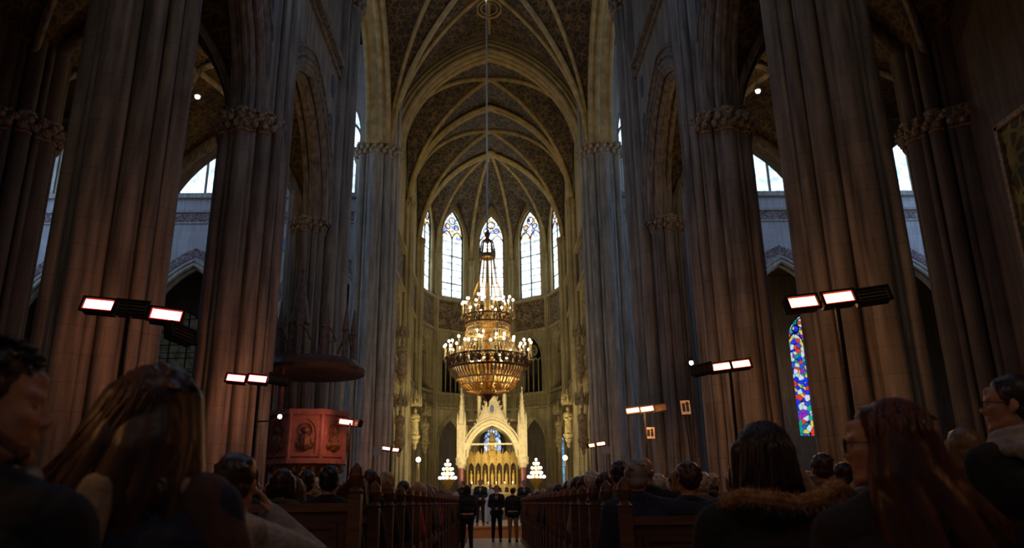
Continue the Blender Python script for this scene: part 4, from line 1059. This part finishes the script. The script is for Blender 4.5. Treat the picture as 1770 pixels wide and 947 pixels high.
def torso_seated(mb, d, arms, lean=0):
    """d inflation of the clothes over the body"""
    L = lambda z: lean*(z-.5)
    mb.cap((-.09, 0, .56), (.09, 0, .56), .145+d, .145+d, 16); mb.cap((-.06, L(.72), .74), (.06, L(.72), .74), .125+d, .125+d, 16)
    mb.cap((-.085, L(.92), .93), (.085, L(.92), .93), .125+d, .125+d, 16); mb.cap((-.15, L(1.04), 1.045), (.15, L(1.04), 1.045), .062+d, .062+d, 14)
    mb.cap((-.13, L(1.06), 1.06), (0, L(1.13), 1.125), .055+d*.8, .048+d*.7); mb.cap((.13, L(1.06), 1.06), (0, L(1.13), 1.125), .055+d*.8, .048+d*.7)
    for q in (-1, 1):
        P = arms[0 if q < 0 else 1]
        for i in range(len(P)-1):
            r = (.052, .042, .030); mb.cap(P[i], P[i+1], r[min(i, 2)]+d, (r[min(i+1, 2)])+d, 12)
ARMS_LAP = [[(-.185, .0, 1.04), (-.245, .03, .77), (-.12, .27, .66)], [(.185, .0, 1.04), (.245, .03, .77), (.12, .27, .66)]]
def person_parts(t, arms, style, yaw=0, tilt=0, lean=0, vox=.011, hands=None, seated=True, seed=0, legs='sit', hk=1.0, coat_extra=None, build_body=True, hair_vox=None, fine=False, coatname='coat', zoff=0, chubby=0):
    H = (0, lean*.75+.015, 1.275) if seated else (0, .02, 1.64)
    b = MB()
    if seated:
        torso_seated(b, 0, arms, lean); b.cap((0, lean*.6, 1.08), (0, lean*.7+.012, 1.20), .058, .055, 14)
    else:
        b.cap((-.08, 0, .95), (.08, 0, .95), .12, .12, 16); b.cap((-.06, 0, 1.12), (.06, 0, 1.12), .11, .11, 16); b.cap((-.08, 0, 1.3), (.08, 0, 1.3), .118, .118, 16)
        b.cap((-.155, 0, 1.42), (.155, 0, 1.42), .058, .058); b.cap((-.12, 0, 1.43), (0, 0, 1.5), .05, .045); b.cap((.12, 0, 1.43), (0, 0, 1.5), .05, .045); b.cap((0, 0, 1.45), (0, .012, 1.57), .057, .054, 14)
        for P in arms:
            for i in range(2): b.cap(P[i], P[i+1], (.05, .04)[i], (.04, .029)[i], 12)
    LG = []
    for q in (-1, 1):
        if legs == 'sit': LG.append([(q*.10, .05, .53), (q*.13, .44, .52), (q*.13, .42, .09)])
        else: LG.append([(q*.09, 0, .92), (q*.11, .02, .48), (q*.12, 0, .08)])
    for P in LG:
        b.cap(P[0], P[1], .082, .056, 12); b.cap(P[1], P[2], .054, .036, 12); b.cap(P[2], (P[2][0], P[2][1]+.12, .045), .036, .03, 10)
    hd = hands or [((0, .9, -.4), (0, .3, .9)), ((0, .9, -.4), (0, .3, .9))] if hands is not False else None
    if hd:
        for i, P in enumerate(arms):
            d, nn = hd[i]; hand(b, P[2], d, nn, 1 if i == 0 else -1, .45)
    T, E = head(b, H, yaw, tilt, hk)
    o = b.build('body', SKIN, t); remesh(o, vox, 3 if not fine else 4)
    c = MB(); dd = .018+chubby
    if seated: torso_seated(c, dd, arms, lean)
    else:
        c.cap((-.085, 0, .90), (.085, 0, .90), .13+chubby, .13+chubby, 16); c.cap((-.07, 0, 1.12), (.07, 0, 1.12), .128+chubby, .128+chubby, 16); c.cap((-.085, 0, 1.3), (.085, 0, 1.3), .138+chubby, .138+chubby, 16)
        c.cap((-.155, 0, 1.42), (.155, 0, 1.42), .075, .075); c.cap((-.12, 0, 1.43), (0, 0, 1.49), .066, .058); c.cap((.12, 0, 1.43), (0, 0, 1.49), .066, .058)
        for P in arms:
            for i in range(2): c.cap(P[i], P[i+1], (.068, .056)[i], (.056, .044)[i], 12)
    if coat_extra: coat_extra(c)
    cz = (0, lean*.62, 1.125) if seated else (0, 0, 1.49)
    c.tube([(cz[0]+.066*math.cos(2*PI*k/18), cz[1]+.004+.066*math.sin(2*PI*k/18), cz[2]+.012) for k in range(18)], .022, 8, True)
    # sleeves end in a cuff
    co_ = c.build(coatname, CLOTH['navy'], t); remesh(co_, vox*1.05, 2)
    tr = MB()
    for P in LG: tr.cap(P[0], P[1], .100, .070, 12); tr.cap(P[1], (P[2][0], P[2][1], P[2][2]+.03), .070, .054, 12)
    tr.cap(LG[0][0], LG[1][0], .11, .11, 12)
    tr_ = tr.build('trousers', CLOTH['black'], t); remesh(tr_, vox*1.3, 1)
    for P in LG:
        sh = MB(); sh.cap((P[2][0], P[2][1]-.02, .045), (P[2][0], P[2][1]+.15, .04), .046, .038, 12); sh.box(P[2][0]-.04, P[2][0]+.04, P[2][1]-.06, P[2][1]+.18, 0, .02); sh.build('shoe', SHOE, t, True)
    h = MB(); hair(h, H, yaw, tilt, style, hk, seed)
    ho = h.build('hair', HAIR['dark brown'], t); remesh(ho, hair_vox or vox*.85, 1)
    return T, E
def setmat(t, part, mat):
    for ch in t.children:
        if ch.name.split('.')[0] == part:
            ch.material_slots[0].link = 'OBJECT'; ch.material_slots[0].material = mat
TPL = {}
def template(key, **kw):
    t = bpy.data.objects.new('person', None); COL.objects.link(t); person_parts(t, **kw); TPL[key] = [t, False]; return t
for st in ('short', 'long', 'bald', 'curly', 'bob'):
    template(st, arms=ARMS_LAP, style=st, yaw={'short': .12, 'long': -.15, 'bald': -.2, 'curly': .25, 'bob': -.1}[st], tilt=.05, lean=.02, vox=.012, seed=len(st), chubby=.012 if st in ('short', 'bald') else 0)
def put(style, x, y, z, rz, hairc, coatc, label, group=None, k=1.0, skin=None, trou='black'):
    T = TPL[style]
    if not T[1]: o = T[0]; T[1] = True
    else: o = copy_tree(T[0])
    o.location = (x, y, z+.02); o.rotation_euler = (0, 0, rz); o.scale = (k, k, k)
    tag(o, label, 'person', group)
    setmat(o, 'hair', HAIR[hairc]); setmat(o, 'coat', CLOTH[coatc]); setmat(o, 'body', skin or SKIN); setmat(o, 'trousers', CLOTH[trou])
    return o
# nearest rows, one by one (x, row, style, hair, coat, scale, label)
NEAR = [
 # right pews
 (1.66, 0, 'curly', 'brown', 'navy', 1.02, 'person with curly brown hair in the nearest right pew, beside the grey-haired man'),
 (2.10, 0, 'bob', 'dark brown', 'black', 1.05, 'person with a dark brown bob in black, third in the nearest right pew'),
 (1.50, 1, 'bald', 'grey', 'black', 1.10, 'balding person just behind the grey-haired man, second right pew'),
 (1.86, 1, 'bob', 'blond', 'brown', 1.05, 'person with short blond hair in the second right pew'),
 (2.34, 1, 'bald', 'white', 'black', 1.04, 'bald person in black in the second right pew, third from the aisle'),
 (3.12, 1, 'short', 'brown', 'brown', 1.10, 'brown-haired person past the fur hood in the second right pew'),
 (3.62, 1, 'bald', 'grey', 'grey', 1.10, 'balding person at the outer end of the second right pew'),
 (1.42, 2, 'short', 'dark brown', 'grey', 1.10, 'dark-haired person in grey at the aisle end of the third right pew'),
 (1.40, 3, 'bob', 'brown', 'black', 1.05, 'brown-haired person at the aisle end of the fourth right pew'),
 (1.36, 4, 'curly', 'white', 'beige', 1.08, 'person with fluffy white hair and pale coat, aisle end of the fifth right pew'),
 # left pews
 (-1.13, 0, 'short', 'black', 'black', .94, 'black-haired person in black beside the post of the nearest left pew'),
 (-1.48, 0, 'bob', 'dark brown', 'olive', .93, 'dark-haired person with pale green collar, second in the nearest left pew'),
 (-1.86, 0, 'short', 'dark brown', 'black', .96, 'dark-haired person third from the aisle in the nearest left pew'),
 (-1.62, 1, 'long', 'brown', 'brown', .98, 'person with long brown hair in brown in the second left pew'),
 (-2.30, 0, 'long', 'brown', 'black', .90, 'long-haired person behind the boy in the nearest left pew'),
 (-1.08, 1, 'long', 'brown', 'black', 1.0, 'person with long light brown hair at the aisle end of the second left pew'),
 (-1.10, 2, 'bob', 'auburn', 'black', 1.05, 'auburn-haired person in black, aisle end of the third left pew'),
 (-1.08, 3, 'curly', 'blond', 'black', 1.05, 'curly blond person at the aisle end of the fourth left pew'),
]
taken = set()
for x, r, st, hc, cc, k, lb in NEAR:
    s = -1 if x < 0 else 1; y, zo = ROWS[(s, r)]
    put(st, x, y+.24, zo, random.uniform(-.1, .1), hc, cc, lb, None, k)
    taken.add((s, r))
colours = ['black', 'navy', 'black', 'brown', 'grey', 'black', 'navy', 'olive']
hairs = [('short', 'dark brown'), ('short', 'black'), ('long', 'brown'), ('bob', 'brown'), ('curly', 'grey'), ('bald', 'grey'), ('short', 'grey'), ('bob', 'blond'), ('long', 'dark brown'), ('curly', 'white')]
seatn = ['at the aisle end', 'second from the aisle', 'third from the aisle', 'fourth from the aisle', 'fifth from the aisle']
rnd = random.Random(11)
for r in range(1, NROW):
    for s, side in ((-1, 'left'), (1, 'right')):
        y, zo = ROWS[(s, r)]
        for q in range(5 if r < 8 else 3):
            x = (1.12 if s < 0 else 1.38)+q*.58+rnd.uniform(-.05, .05)
            if (s, r) in taken and q < (4 if r == 1 else 1): continue
            if rnd.random() < .12: continue
            st, hc = hairs[rnd.randrange(len(hairs))]; cc = colours[rnd.randrange(len(colours))]
            if s < 0 and r < 5 and hc in ('white', 'grey'): st, hc = 'short', 'dark brown'
            if s < 0 and r in (5, 9) and q == 0: cc = 'red'
            put(st, s*x, y+.24, zo, rnd.uniform(-.2, .2), hc, cc, '%s-haired person in %s, %s pew on the %s, %s' % (hc, cc, ordn[r], side, seatn[q]), 'congregation in the %s pews' % side, rnd.uniform(1.02, 1.09) if s > 0 else rnd.uniform(1.0, 1.06))
for st, v in TPL.items():
    if not v[1]: bpy.data.objects.remove(v[0])

# grey-haired man with his arm along the pew back (nearest right pew)
yR, zR = ROWS[(1, 0)]
t = thing('person', 'grey-haired man in navy, arm stretched along the back of the nearest right pew', 'person', (1.26, yR+.25, zR))
person_parts(t, [ARMS_LAP[0], [(.185, .0, 1.05), (.42, -.13, 1.02), (.64, -.22, 1.06)]], 'short', -.1, .04, .01, .010, [((0, .9, -.4), (0, .3, .9)), ((.9, -.25, -.35), (.1, -.5, .8))], seed=3, chubby=.022, hk=1.04)
setmat(t, 'hair', HAIR['grey']); setmat(t, 'coat', CLOTH['navy']); t.scale = (1.05,)*3

# chairs for the people nearer than the pews
def make_chair(x, y, rz, label, z=0):
    t = thing('chair', label, 'chair', (x, y, z), rz, 'chairs nearer than the pews')
    MB().box(-.21, .21, -.21, .21, .42, .46).build('seat', WOOD, t)
    for a in (-1, 1):
        for b_ in (-1, 1): MB().lathe([(.018, 0), (.022, .43)], (a*.18, b_*.18, 0), 8).build('leg', WOOD, t)
        MB().tube([(a*.19, -.2, .44), (a*.19, -.24, .92)], .018, 8).build('back_post', WOOD, t)
    q = MB()
    for zz in (.62, .75, .88): q.box(-.2, .2, -.235, -.215, zz-.04, zz+.04)
    q.build('back_slats', WOOD, t)
    return t

# --- bearded young man in profile, far left edge
def eyes(t, T, k=1.0):
    for q in (-1, 1):
        m = MB(); m.ball(T(q*.030, .0755, .006), .0105*k, 12); e = m.build('eye', plain('eye_white', (.22, .17, .14), .3, 0, 0, 4, 0), t, True)
        m = MB(); m.ball(T(q*.030, .0822, .006), .0052*k, 10); m.build('iris', INK, e, True)
X1, Y1 = -.89, 1.56
t = thing('person', 'young man in profile with short dark hair, stubble and dark jacket at the left edge', 'person', (X1, Y1, 0))
TT, EE = person_parts(t, ARMS_LAP, 'short', -1.12, 0, 0, .0065, seed=21, fine=True, hk=1.07, chubby=.01)
setmat(t, 'coat', CLOTH['black']); eyes(t, TT, 1.07); t.location.z = .20; t.scale = (1.0,)*3
hb = MB()
rn = random.Random(4)
for j in range(160):    # tousled quiff
    a = rn.uniform(0, 2*PI); b_ = rn.uniform(.15, 1.45)
    p = Vector((.085*math.cos(a)*math.cos(b_), -.02+.10*math.sin(a)*math.cos(b_), .045+.094*math.sin(b_)))
    if p.y > .045 and p.z < .085: continue
    q = p+Vector((p.x*.10+rn.uniform(-.006, .006), .022+rn.uniform(-.008, .008), .004+rn.uniform(-.006, .006)))
    hb.tube([TT(*p), TT(*((p+q)/2+Vector((0, 0, .006)))), TT(*q)], [.007, .006, .002], 5)
hb.build('fringe', HAIR['dark brown'], t, True)
st_ = MB()
for q in (-1, 1): st_.cap(TT(q*.046, .020, -.045), TT(q*.022, .066, -.080), .0215, .0185, 10)
st_.cap(TT(.02, .070, -.082), TT(-.02, .070, -.082), .021, .021, 10); remesh(st_.build('stubble', plain('stubble', (.14, .065, .04), .8, 0, .4, 60, .3), t), .006, 1)
cl_ = MB()
cl_.tube([(.10*math.cos(2*PI*k/18), .02+.10*math.sin(2*PI*k/18), 1.13+.02*math.sin(2*PI*k/18)) for k in range(18)], .022, 8, True)
cl_.build('collar', CLOTH['beige'], t, True)
make_chair(X1, Y1, 0, 'wooden chair under the young man at the left edge', .0)

# --- woman with long windswept brown hair
X2, Y2 = -.745, 2.02
t = thing('person', 'woman from behind with long loose brown hair, cream scarf and dark jacket, left foreground', 'person', (X2, Y2, .235))
TT, EE = person_parts(t, ARMS_LAP, 'short', .55, .12, .0, .0075, seed=5, fine=True, hk=1.04)
setmat(t, 'coat', CLOTH['navy']); setmat(t, 'hair', HAIR['brown'])
hb = MB(); Hc = Vector((0, .015, 1.275)); rn = random.Random(8)
hb.ball(Hc+Vector((0, -.015, .025)), (.106, .118, .108), 22); hb.cap(Hc+Vector((.055, -.01, .03)), Hc+Vector((.095, -.02, -.15)), .070, .055, 14)
for j, (e1, e2, e3, r1, r2) in enumerate([((-.11, -.06, -.06), (-.19, -.06, -.19), (-.27, -.03, -.27), .060, .03), ((-.06, -.09, -.08), (-.13, -.11, -.21), (-.20, -.10, -.32), .064, .03),
        ((.0, -.10, -.10), (-.05, -.13, -.23), (-.11, -.13, -.36), .064, .025), ((.05, -.09, -.08), (.04, -.12, -.20), (.0, -.12, -.33), .060, .022), ((.085, -.05, -.06), (.095, -.09, -.18), (.10, -.10, -.30), .045, .02)]):
    p0 = Hc+Vector((e1[0]*.55, -.04, .03)); P = [p0, Hc+Vector(e1), Hc+Vector(e2), Hc+Vector(e3)]; rr = [.07, r1, (r1+r2)/2, r2]
    for i in range(3): hb.cap(P[i], P[i+1], rr[i], rr[i+1], 12)
ho = hb.build('long_hair', HAIR['brown'], t); remesh(ho, .008, 3)
lk = MB()
for j in range(330):     # individual locks over the mass
    a = rn.uniform(-2.9, -.5); f = rn.random(); up_ = rn.uniform(.2, 1.45)
    p0 = Hc+Vector((.100*math.cos(a)*math.cos(up_), -.02+.112*math.sin(a)*math.cos(up_), .03+.103*math.sin(up_)))
    sx = math.cos(a)
    p1 = Hc+Vector((.108*sx-.015, -.02-.118*abs(math.sin(a)), -.02+rn.uniform(-.03, .02)))
    p2 = Hc+Vector((.11*sx-.085-.05*f, -.085-.075*(1-abs(sx)), -.15+rn.uniform(-.02, .02)))
    p3 = Hc+Vector((.10*sx-.13-.12*f, -.075-.08*(1-abs(sx)), -.26-.10*rn.random()))
    P = []
    for k in range(11):
        u = k/10; q = p0*(1-u)**3+p1*3*u*(1-u)**2+p2*3*u*u*(1-u)+p3*u**3; P.append(q+Vector((.006*math.sin(9*u+j), 0, 0)))
    lk.tube(P, [.0045*(1-.75*(k/10)) for k in range(11)], 5)
lk.tube([Hc+Vector((.06+.045*math.cos(a*.35), -.13, -.20+.045*math.sin(a*.35))) for a in range(0, 15)], .004, 5)
lk.build('loose_locks', hairmat('hair_brown_locks', (.10, .038, .016)), t, True)
sc_ = MB()   # cream scarf: round the neck and hanging down the back
sc_.tube([(.125*math.cos(2*PI*k/20), .01+.115*math.sin(2*PI*k/20), 1.115+.03*math.cos(2*PI*k/20)*-1) for k in range(20)], .036, 10, True)
for q in range(4): sc_.cap((-.03-.012*q, -.135, 1.10), (-.07-.035*q, -.175, .72), .026, .030, 10)
sc_.cap((-.14, .02, 1.13), (-.26, .03, 1.12), .035, .028); sc_.cap((-.26, .03, 1.12), (-.33, .04, 1.06), .028, .022)
remesh(sc_.build('scarf', CLOTH['beige'], t), .009, 2)
pn = MB(); pn.cap((.15, .0, 1.045), (.24, .0, .86), .088, .078, 14); pn.cap((.24, .0, .86), (.25, .02, .70), .078, .068, 14)
remesh(pn.build('sleeve_cover', cloth('cloth_rust_brown', (.09, .040, .022)), t), .01, 2)
make_chair(X2, Y2, 0, 'wooden chair under the long-haired woman', .0)

# --- boy in grey hoodie resting his cheek on his hand
X3, Y3 = -.92, 3.25
t = thing('person', 'short-haired boy in grey hoodie seen from behind, cheek on his hand', 'person', (X3, Y3, .09))
def hood(c):
    c.cap((-.12, -.10, 1.10), (.12, -.10, 1.10), .055, .055); c.cap((-.09, -.14, 1.04), (.09, -.14, 1.04), .05, .05)
person_parts(t, [ARMS_LAP[0], [(.185, .0, 1.04), (.33, .16, .96), (.12, .12, 1.15)]], 'grown', -.12, .0, .0, .009, [((0, .9, -.4), (0, .3, .9)), ((-.35, -.25, .9), (.9, .3, .3))], seed=9, coat_extra=hood, coatname='hoodie', chubby=.005)
setmat(t, 'hoodie', CLOTH['light grey'])
sl = MB(); sl.cap((.20, .02, 1.00), (.34, .16, .95), .078, .07, 12); sl.cap((.34, .16, .95), (.42, .22, .78), .075, .08, 12)
remesh(sl.build('purple_sleeve', CLOTH['purple'], t), .01, 2)
make_chair(X3, Y3, 0, 'wooden chair under the boy in the grey hoodie', .0)

# --- woman with fur-trimmed hood
X4, Y4 = 1.126, 2.78
t = thing('person', 'woman with chin-length dark brown hair and fur-trimmed parka hood, seen from behind', 'person', (X4, Y4, .14))
person_parts(t, ARMS_LAP, 'bob', -.25, .05, .0, .009, seed=12, hk=1.06, chubby=.02, coatname='parka')
setmat(t, 'parka', CLOTH['black'])
lk = MB(); rn = random.Random(31); Hc = Vector((0, .015, 1.275))
for j in range(170):
    a = rn.uniform(-3.1, .1)+rn.uniform(-.2, .2); u_ = rn.uniform(.1, 1.3); ca, sa = math.cos(a), math.sin(a)
    p0 = Hc+Vector((.092*ca*math.cos(u_), -.025+.104*sa*math.cos(u_), .045+.094*math.sin(u_))); fl_ = rn.uniform(.85, 1.12)
    p1 = Hc+Vector((.104*ca*fl_, -.03+.104*sa, -.01)); p2 = Hc+Vector((.098*ca+.012*rn.gauss(0, 1)+(.02 if ca > 0 else 0), -.035+.09*sa, -.10-.045*rn.random()))
    lk.tube([p0*(1-u)**2+p1*2*u*(1-u)+p2*u*u for u in (0, .15, .3, .45, .6, .8, 1)], [.007, .008, .008, .008, .007, .006, .002], 5)
lk.build('loose_locks', HAIR['dark brown'], t, True)
fu = MB(); rn = random.Random(3)
ring_ = [(-.17, -.05, 1.09), (-.13, -.13, 1.11), (-.05, -.165, 1.10), (.04, -.17, 1.085), (.12, -.14, 1.10), (.19, -.08, 1.13), (.25, -.02, 1.14), (.25, .06, 1.10), (.15, .10, 1.12)]
pts = []
for i in range(len(ring_)-1):
    for k in range(5): pts.append(Vector(ring_[i]).lerp(Vector(ring_[i+1]), k/5))
fu.tube(pts, .028, 8)
for p in pts:
    for k in range(34):
        d = Vector((rn.gauss(0, 1), rn.gauss(0, 1), rn.gauss(0, 1))).normalized(); e = p+d*rn.uniform(.040, .056)+Vector((0, 0, -.004)); m_ = p+d*.025
        b_ = d.orthogonal().normalized()*.0022; c_2 = d.cross(b_)
        fu.add([m_+b_, m_-b_*.5+c_2*.9, m_-b_*.5-c_2*.9, e], [(0, 1, 3), (1, 2, 3), (2, 0, 3), (2, 1, 0)])
fu.v = [(a, b, c+.04) for a, b, c in fu.v]
fu.build('fur_trim', plain('fur', (.36, .20, .085), .9, 0, .5, 40, 0), t)
ho = MB(); ho.cap((.16, .0, 1.12), (.10, -.02, 1.24), .045, .03); ho.cap((.16, .0, 1.12), (.24, .03, 1.13), .045, .04); remesh(ho.build('hood_lining', CLOTH['beige'], t), .01, 2)
make_chair(X4, Y4, 0, 'wooden chair under the woman with the fur hood', .0)

# --- woman with long auburn hair and glasses, face in profile to the left
X5, Y5 = 1.29, 2.20
t = thing('person', 'woman with long auburn hair and glasses turned left, dark cardigan, right foreground', 'person', (X5, Y5, .145))
TT, EE = person_parts(t, ARMS_LAP, 'short', 1.05, .0, .0, .0075, seed=15, fine=True, hk=1.04)
setmat(t, 'coat', cloth('cloth_dark_brown', (.028, .019, .014))); setmat(t, 'hair', HAIR['auburn']); eyes(t, TT, 1.04)
Hc = Vector((0, .015, 1.275)); hb = MB()
hb.ball(TT(0, -.030, .035), (.096, .106, .100), 22, EE)
for e1, e2, e3, r1, r2 in [((.05, -.06, -.06), (.13, -.07, -.14), (.21, -.06, -.22), .066, .045), ((.02, -.09, -.08), (.09, -.11, -.18), (.15, -.12, -.30), .07, .05), ((.10, -.02, -.04), (.16, -.02, -.13), (.23, .0, -.22), .05, .035),
        ((-.03, -.09, -.09), (-.01, -.12, -.20), (.02, -.13, -.32), .064, .05), ((-.05, -.06, -.08), (-.07, -.09, -.17), (-.07, -.10, -.28), .045, .035)]:
    P = [Hc+Vector((.02, -.05, .03)), Hc+Vector(e1), Hc+Vector(e2), Hc+Vector(e3)]; rr = [.085, r1, (r1+r2)/2, r2]
    for i in range(3): hb.cap(P[i], P[i+1], rr[i], rr[i+1], 12)
remesh(hb.build('long_hair', HAIR['auburn'], t), .008, 3)
lk = MB(); rn = random.Random(18)
for j in range(260):
    a = rn.uniform(-2.9, .3); up_ = rn.uniform(.1, 1.45); sx = math.cos(a)
    p0 = Hc+Vector((.02+.098*sx*math.cos(up_), -.03+.108*math.sin(a)*math.cos(up_), .035+.102*math.sin(up_)))
    p1 = Hc+Vector((.03+.108*sx, -.03-.112*abs(math.sin(a)), -.03)); f = (sx+1)/2
    p2 = Hc+Vector((-.05+.24*f, -.09-.05*(1-abs(sx)), -.15)); p3 = Hc+Vector((-.06+.33*f, -.09-.07*(1-abs(sx)), -.26-.06*rn.random()+.05*f))
    P = [p0*(1-u)**3+p1*3*u*(1-u)**2+p2*3*u*u*(1-u)+p3*u**3 for u in [k/10 for k in range(11)]]
    lk.tube(P, [.0042*(1-.75*(k/10)) for k in range(11)], 5)
lk.build('loose_locks', hairmat('hair_auburn_locks', (.13, .036, .012)), t, True)
gl = MB()
for q in (-1, 1):
    gl.tube([TT(q*.034+.025*math.cos(2*PI*k/16), .104, .006+.020*math.sin(2*PI*k/16)) for k in range(16)], .0022, 6, True)
    gl.tube([TT(q*.059, .103, .012), TT(q*.078, .03, .010), TT(q*.080, -.01, .0)], .002, 6)
gl.tube([TT(-.009, .106, .010), TT(.009, .106, .010)], .002, 6); gl.build('glasses', METAL, t)
make_chair(X5, Y5, 0, 'wooden chair under the auburn-haired woman', .0)

# --- standing person at the right edge, hair in a bun, light hoodie collar
t = thing('person', 'person at the right edge with dark hair in a bun, glasses and grey hoodie collar', 'person', (2.33, 3.12, -.0))
ARMS_ST = [[(-.19, 0, 1.41), (-.24, -.01, 1.12), (-.21, .12, .88)], [(.19, 0, 1.41), (.24, -.01, 1.12), (.21, .12, .88)]]
TT, EE = person_parts(t, ARMS_ST, 'bun', .95, .06, 0, .009, [((0, .3, -.9), (-.9, .2, 0)), ((0, .3, -.9), (.9, .2, 0))], seated=False, legs='st', seed=4, hk=1.04, chubby=.02)
setmat(t, 'coat', CLOTH['black']); eyes(t, TT, 1.04)
co2 = MB()
for k in range(18): 
    a = 2*PI*k/18
for r, z, th in ((.115, 1.475, .034), (.10, 1.515, .028), (.135, 1.445, .03)): co2.tube([(r*math.cos(2*PI*k/20), r*.95*math.sin(2*PI*k/20), z-.015*math.sin(2*PI*k/20)) for k in range(20)], th, 8, True)
co2.cap((-.08, -.13, 1.45), (.10, -.14, 1.44), .045, .045); remesh(co2.build('hoodie_collar', CLOTH['light grey'], t), .009, 2)
gl = MB()
for q in (-1, 1):
    gl.tube([TT(q*.034+.024*math.cos(2*PI*k/16), .104, .006+.018*math.sin(2*PI*k/16)) for k in range(16)], .002, 6, True)
    gl.tube([TT(q*.059, .103, .012), TT(q*.078, .03, .010)], .002, 6)
gl.tube([TT(-.009, .106, .010), TT(.009, .106, .010)], .002, 6); gl.build('glasses', METAL, t)
# person with streaked blond hair between the two women
t = thing('person', 'person with streaked blond hair half hidden behind the auburn-haired woman', 'person', (2.78, 4.25, .25))
person_parts(t, ARMS_LAP, 'bob', .1, .05, 0, .011, seed=6); setmat(t, 'hair', hairmat('hair_streaked', (.17, .10, .045))); setmat(t, 'coat', CLOTH['black'])
make_chair(2.78, 4.25, 0, 'wooden chair under the streaked blond person', .0).scale = (1, 1, 1.4)

# --- standing men in dark suits before the chancel and servers in white
ARMS_CL = [[(-.19, 0, 1.41), (-.25, .0, 1.13), (-.06, .20, 1.02)], [(.19, 0, 1.41), (.25, .0, 1.13), (.06, .20, 1.02)]]
def standing(x, y, z, rz, arms, style, hc, label, coatc='black', trou='black', shirt=True, robe=False, k=1.0):
    t = thing('person', label, 'person', (x, y, z), rz); t.scale = (k,)*3
    person_parts(t, arms, style, 0, .0, 0, .014, [((0, .3, -.9), (-.9, .2, 0)), ((0, .3, -.9), (.9, .2, 0))] if arms is ARMS_ST else [((.9, .3, 0), (0, .8, .5)), ((-.9, .3, 0), (0, .8, .5))], seated=False, legs='st', seed=int(abs(x)*10), chubby=.01)
    setmat(t, 'hair', HAIR[hc]); setmat(t, 'coat', CLOTH[coatc]); setmat(t, 'trousers', CLOTH[trou])
    if shirt:
        q = MB(); q.add([(-.045, .157, 1.44), (.045, .157, 1.44), (0, .165, 1.18), (-.045, .10, 1.44), (.045, .10, 1.44), (0, .10, 1.18)], [(0, 2, 1), (3, 4, 5), (0, 1, 4, 3), (1, 2, 5, 4), (2, 0, 3, 5)])
        q.cap((-.03, .08, 1.50), (.03, .08, 1.50), .025, .025); q.build('shirt_front', CLOTH['white'], t)
        MB().cap((0, .155, 1.46), (0, .17, 1.22), .012, .02, 8).build('tie', CLOTH['black'], t)
    if robe:
        q = MB(); q.lathe([(.30, .06), (.27, .4), (.22, .9), (.20, 1.2), (.19, 1.38), (.10, 1.48)], n=18, sy=.85)
        for i in range(12): q.cap((.26*math.cos(i*PI/6), .22*math.sin(i*PI/6), .1), (.19*math.cos(i*PI/6), .16*math.sin(i*PI/6), .95), .03, .02, 6)
        for P in arms: q.cap(P[0], P[1], .085, .085); q.cap(P[1], P[2], .085, .10)
        remesh(q.build('robe', CLOTH['white'], t), .018, 2)
    return t
standing(.22, 27.4, 0, PI, ARMS_CL, 'short', 'dark brown', 'man in dark suit and white shirt standing facing us, centre of the aisle end', k=1.06)
standing(-.42, 31.4, .42, PI, ARMS_CL, 'short', 'dark brown', 'man in dark suit with white shirt facing us on the chancel step')
standing(.77, 26.8, 0, .1, ARMS_ST, 'short', 'dark brown', 'man seen from behind in dark coat and tan trousers at the aisle end', trou='tan', shirt=False)
standing(-1.15, 31.8, .38, PI-.5, ARMS_ST, 'short', 'black', 'man in black at the left end of the chancel step', shirt=False)
standing(1.35, 31.9, .38, PI, ARMS_CL, 'short', 'brown', 'man in dark suit facing us at the right of the chancel step')
standing(-.95, 35.5, .38, PI, ARMS_CL, 'short', 'grey', 'altar server in white robe, left of centre in the chancel', coatc='white', trou='white', shirt=False, robe=True)
standing(-.05, 36.5, .38, PI, ARMS_CL, 'bald', 'white', 'robed priest in white standing in the middle of the chancel', coatc='white', trou='white', shirt=False, robe=True)
standing(-.62, 22.0, 0, .2, ARMS_ST, 'bob', 'black', 'dark-coated person standing at the left edge of the aisle among the last pews', shirt=False)
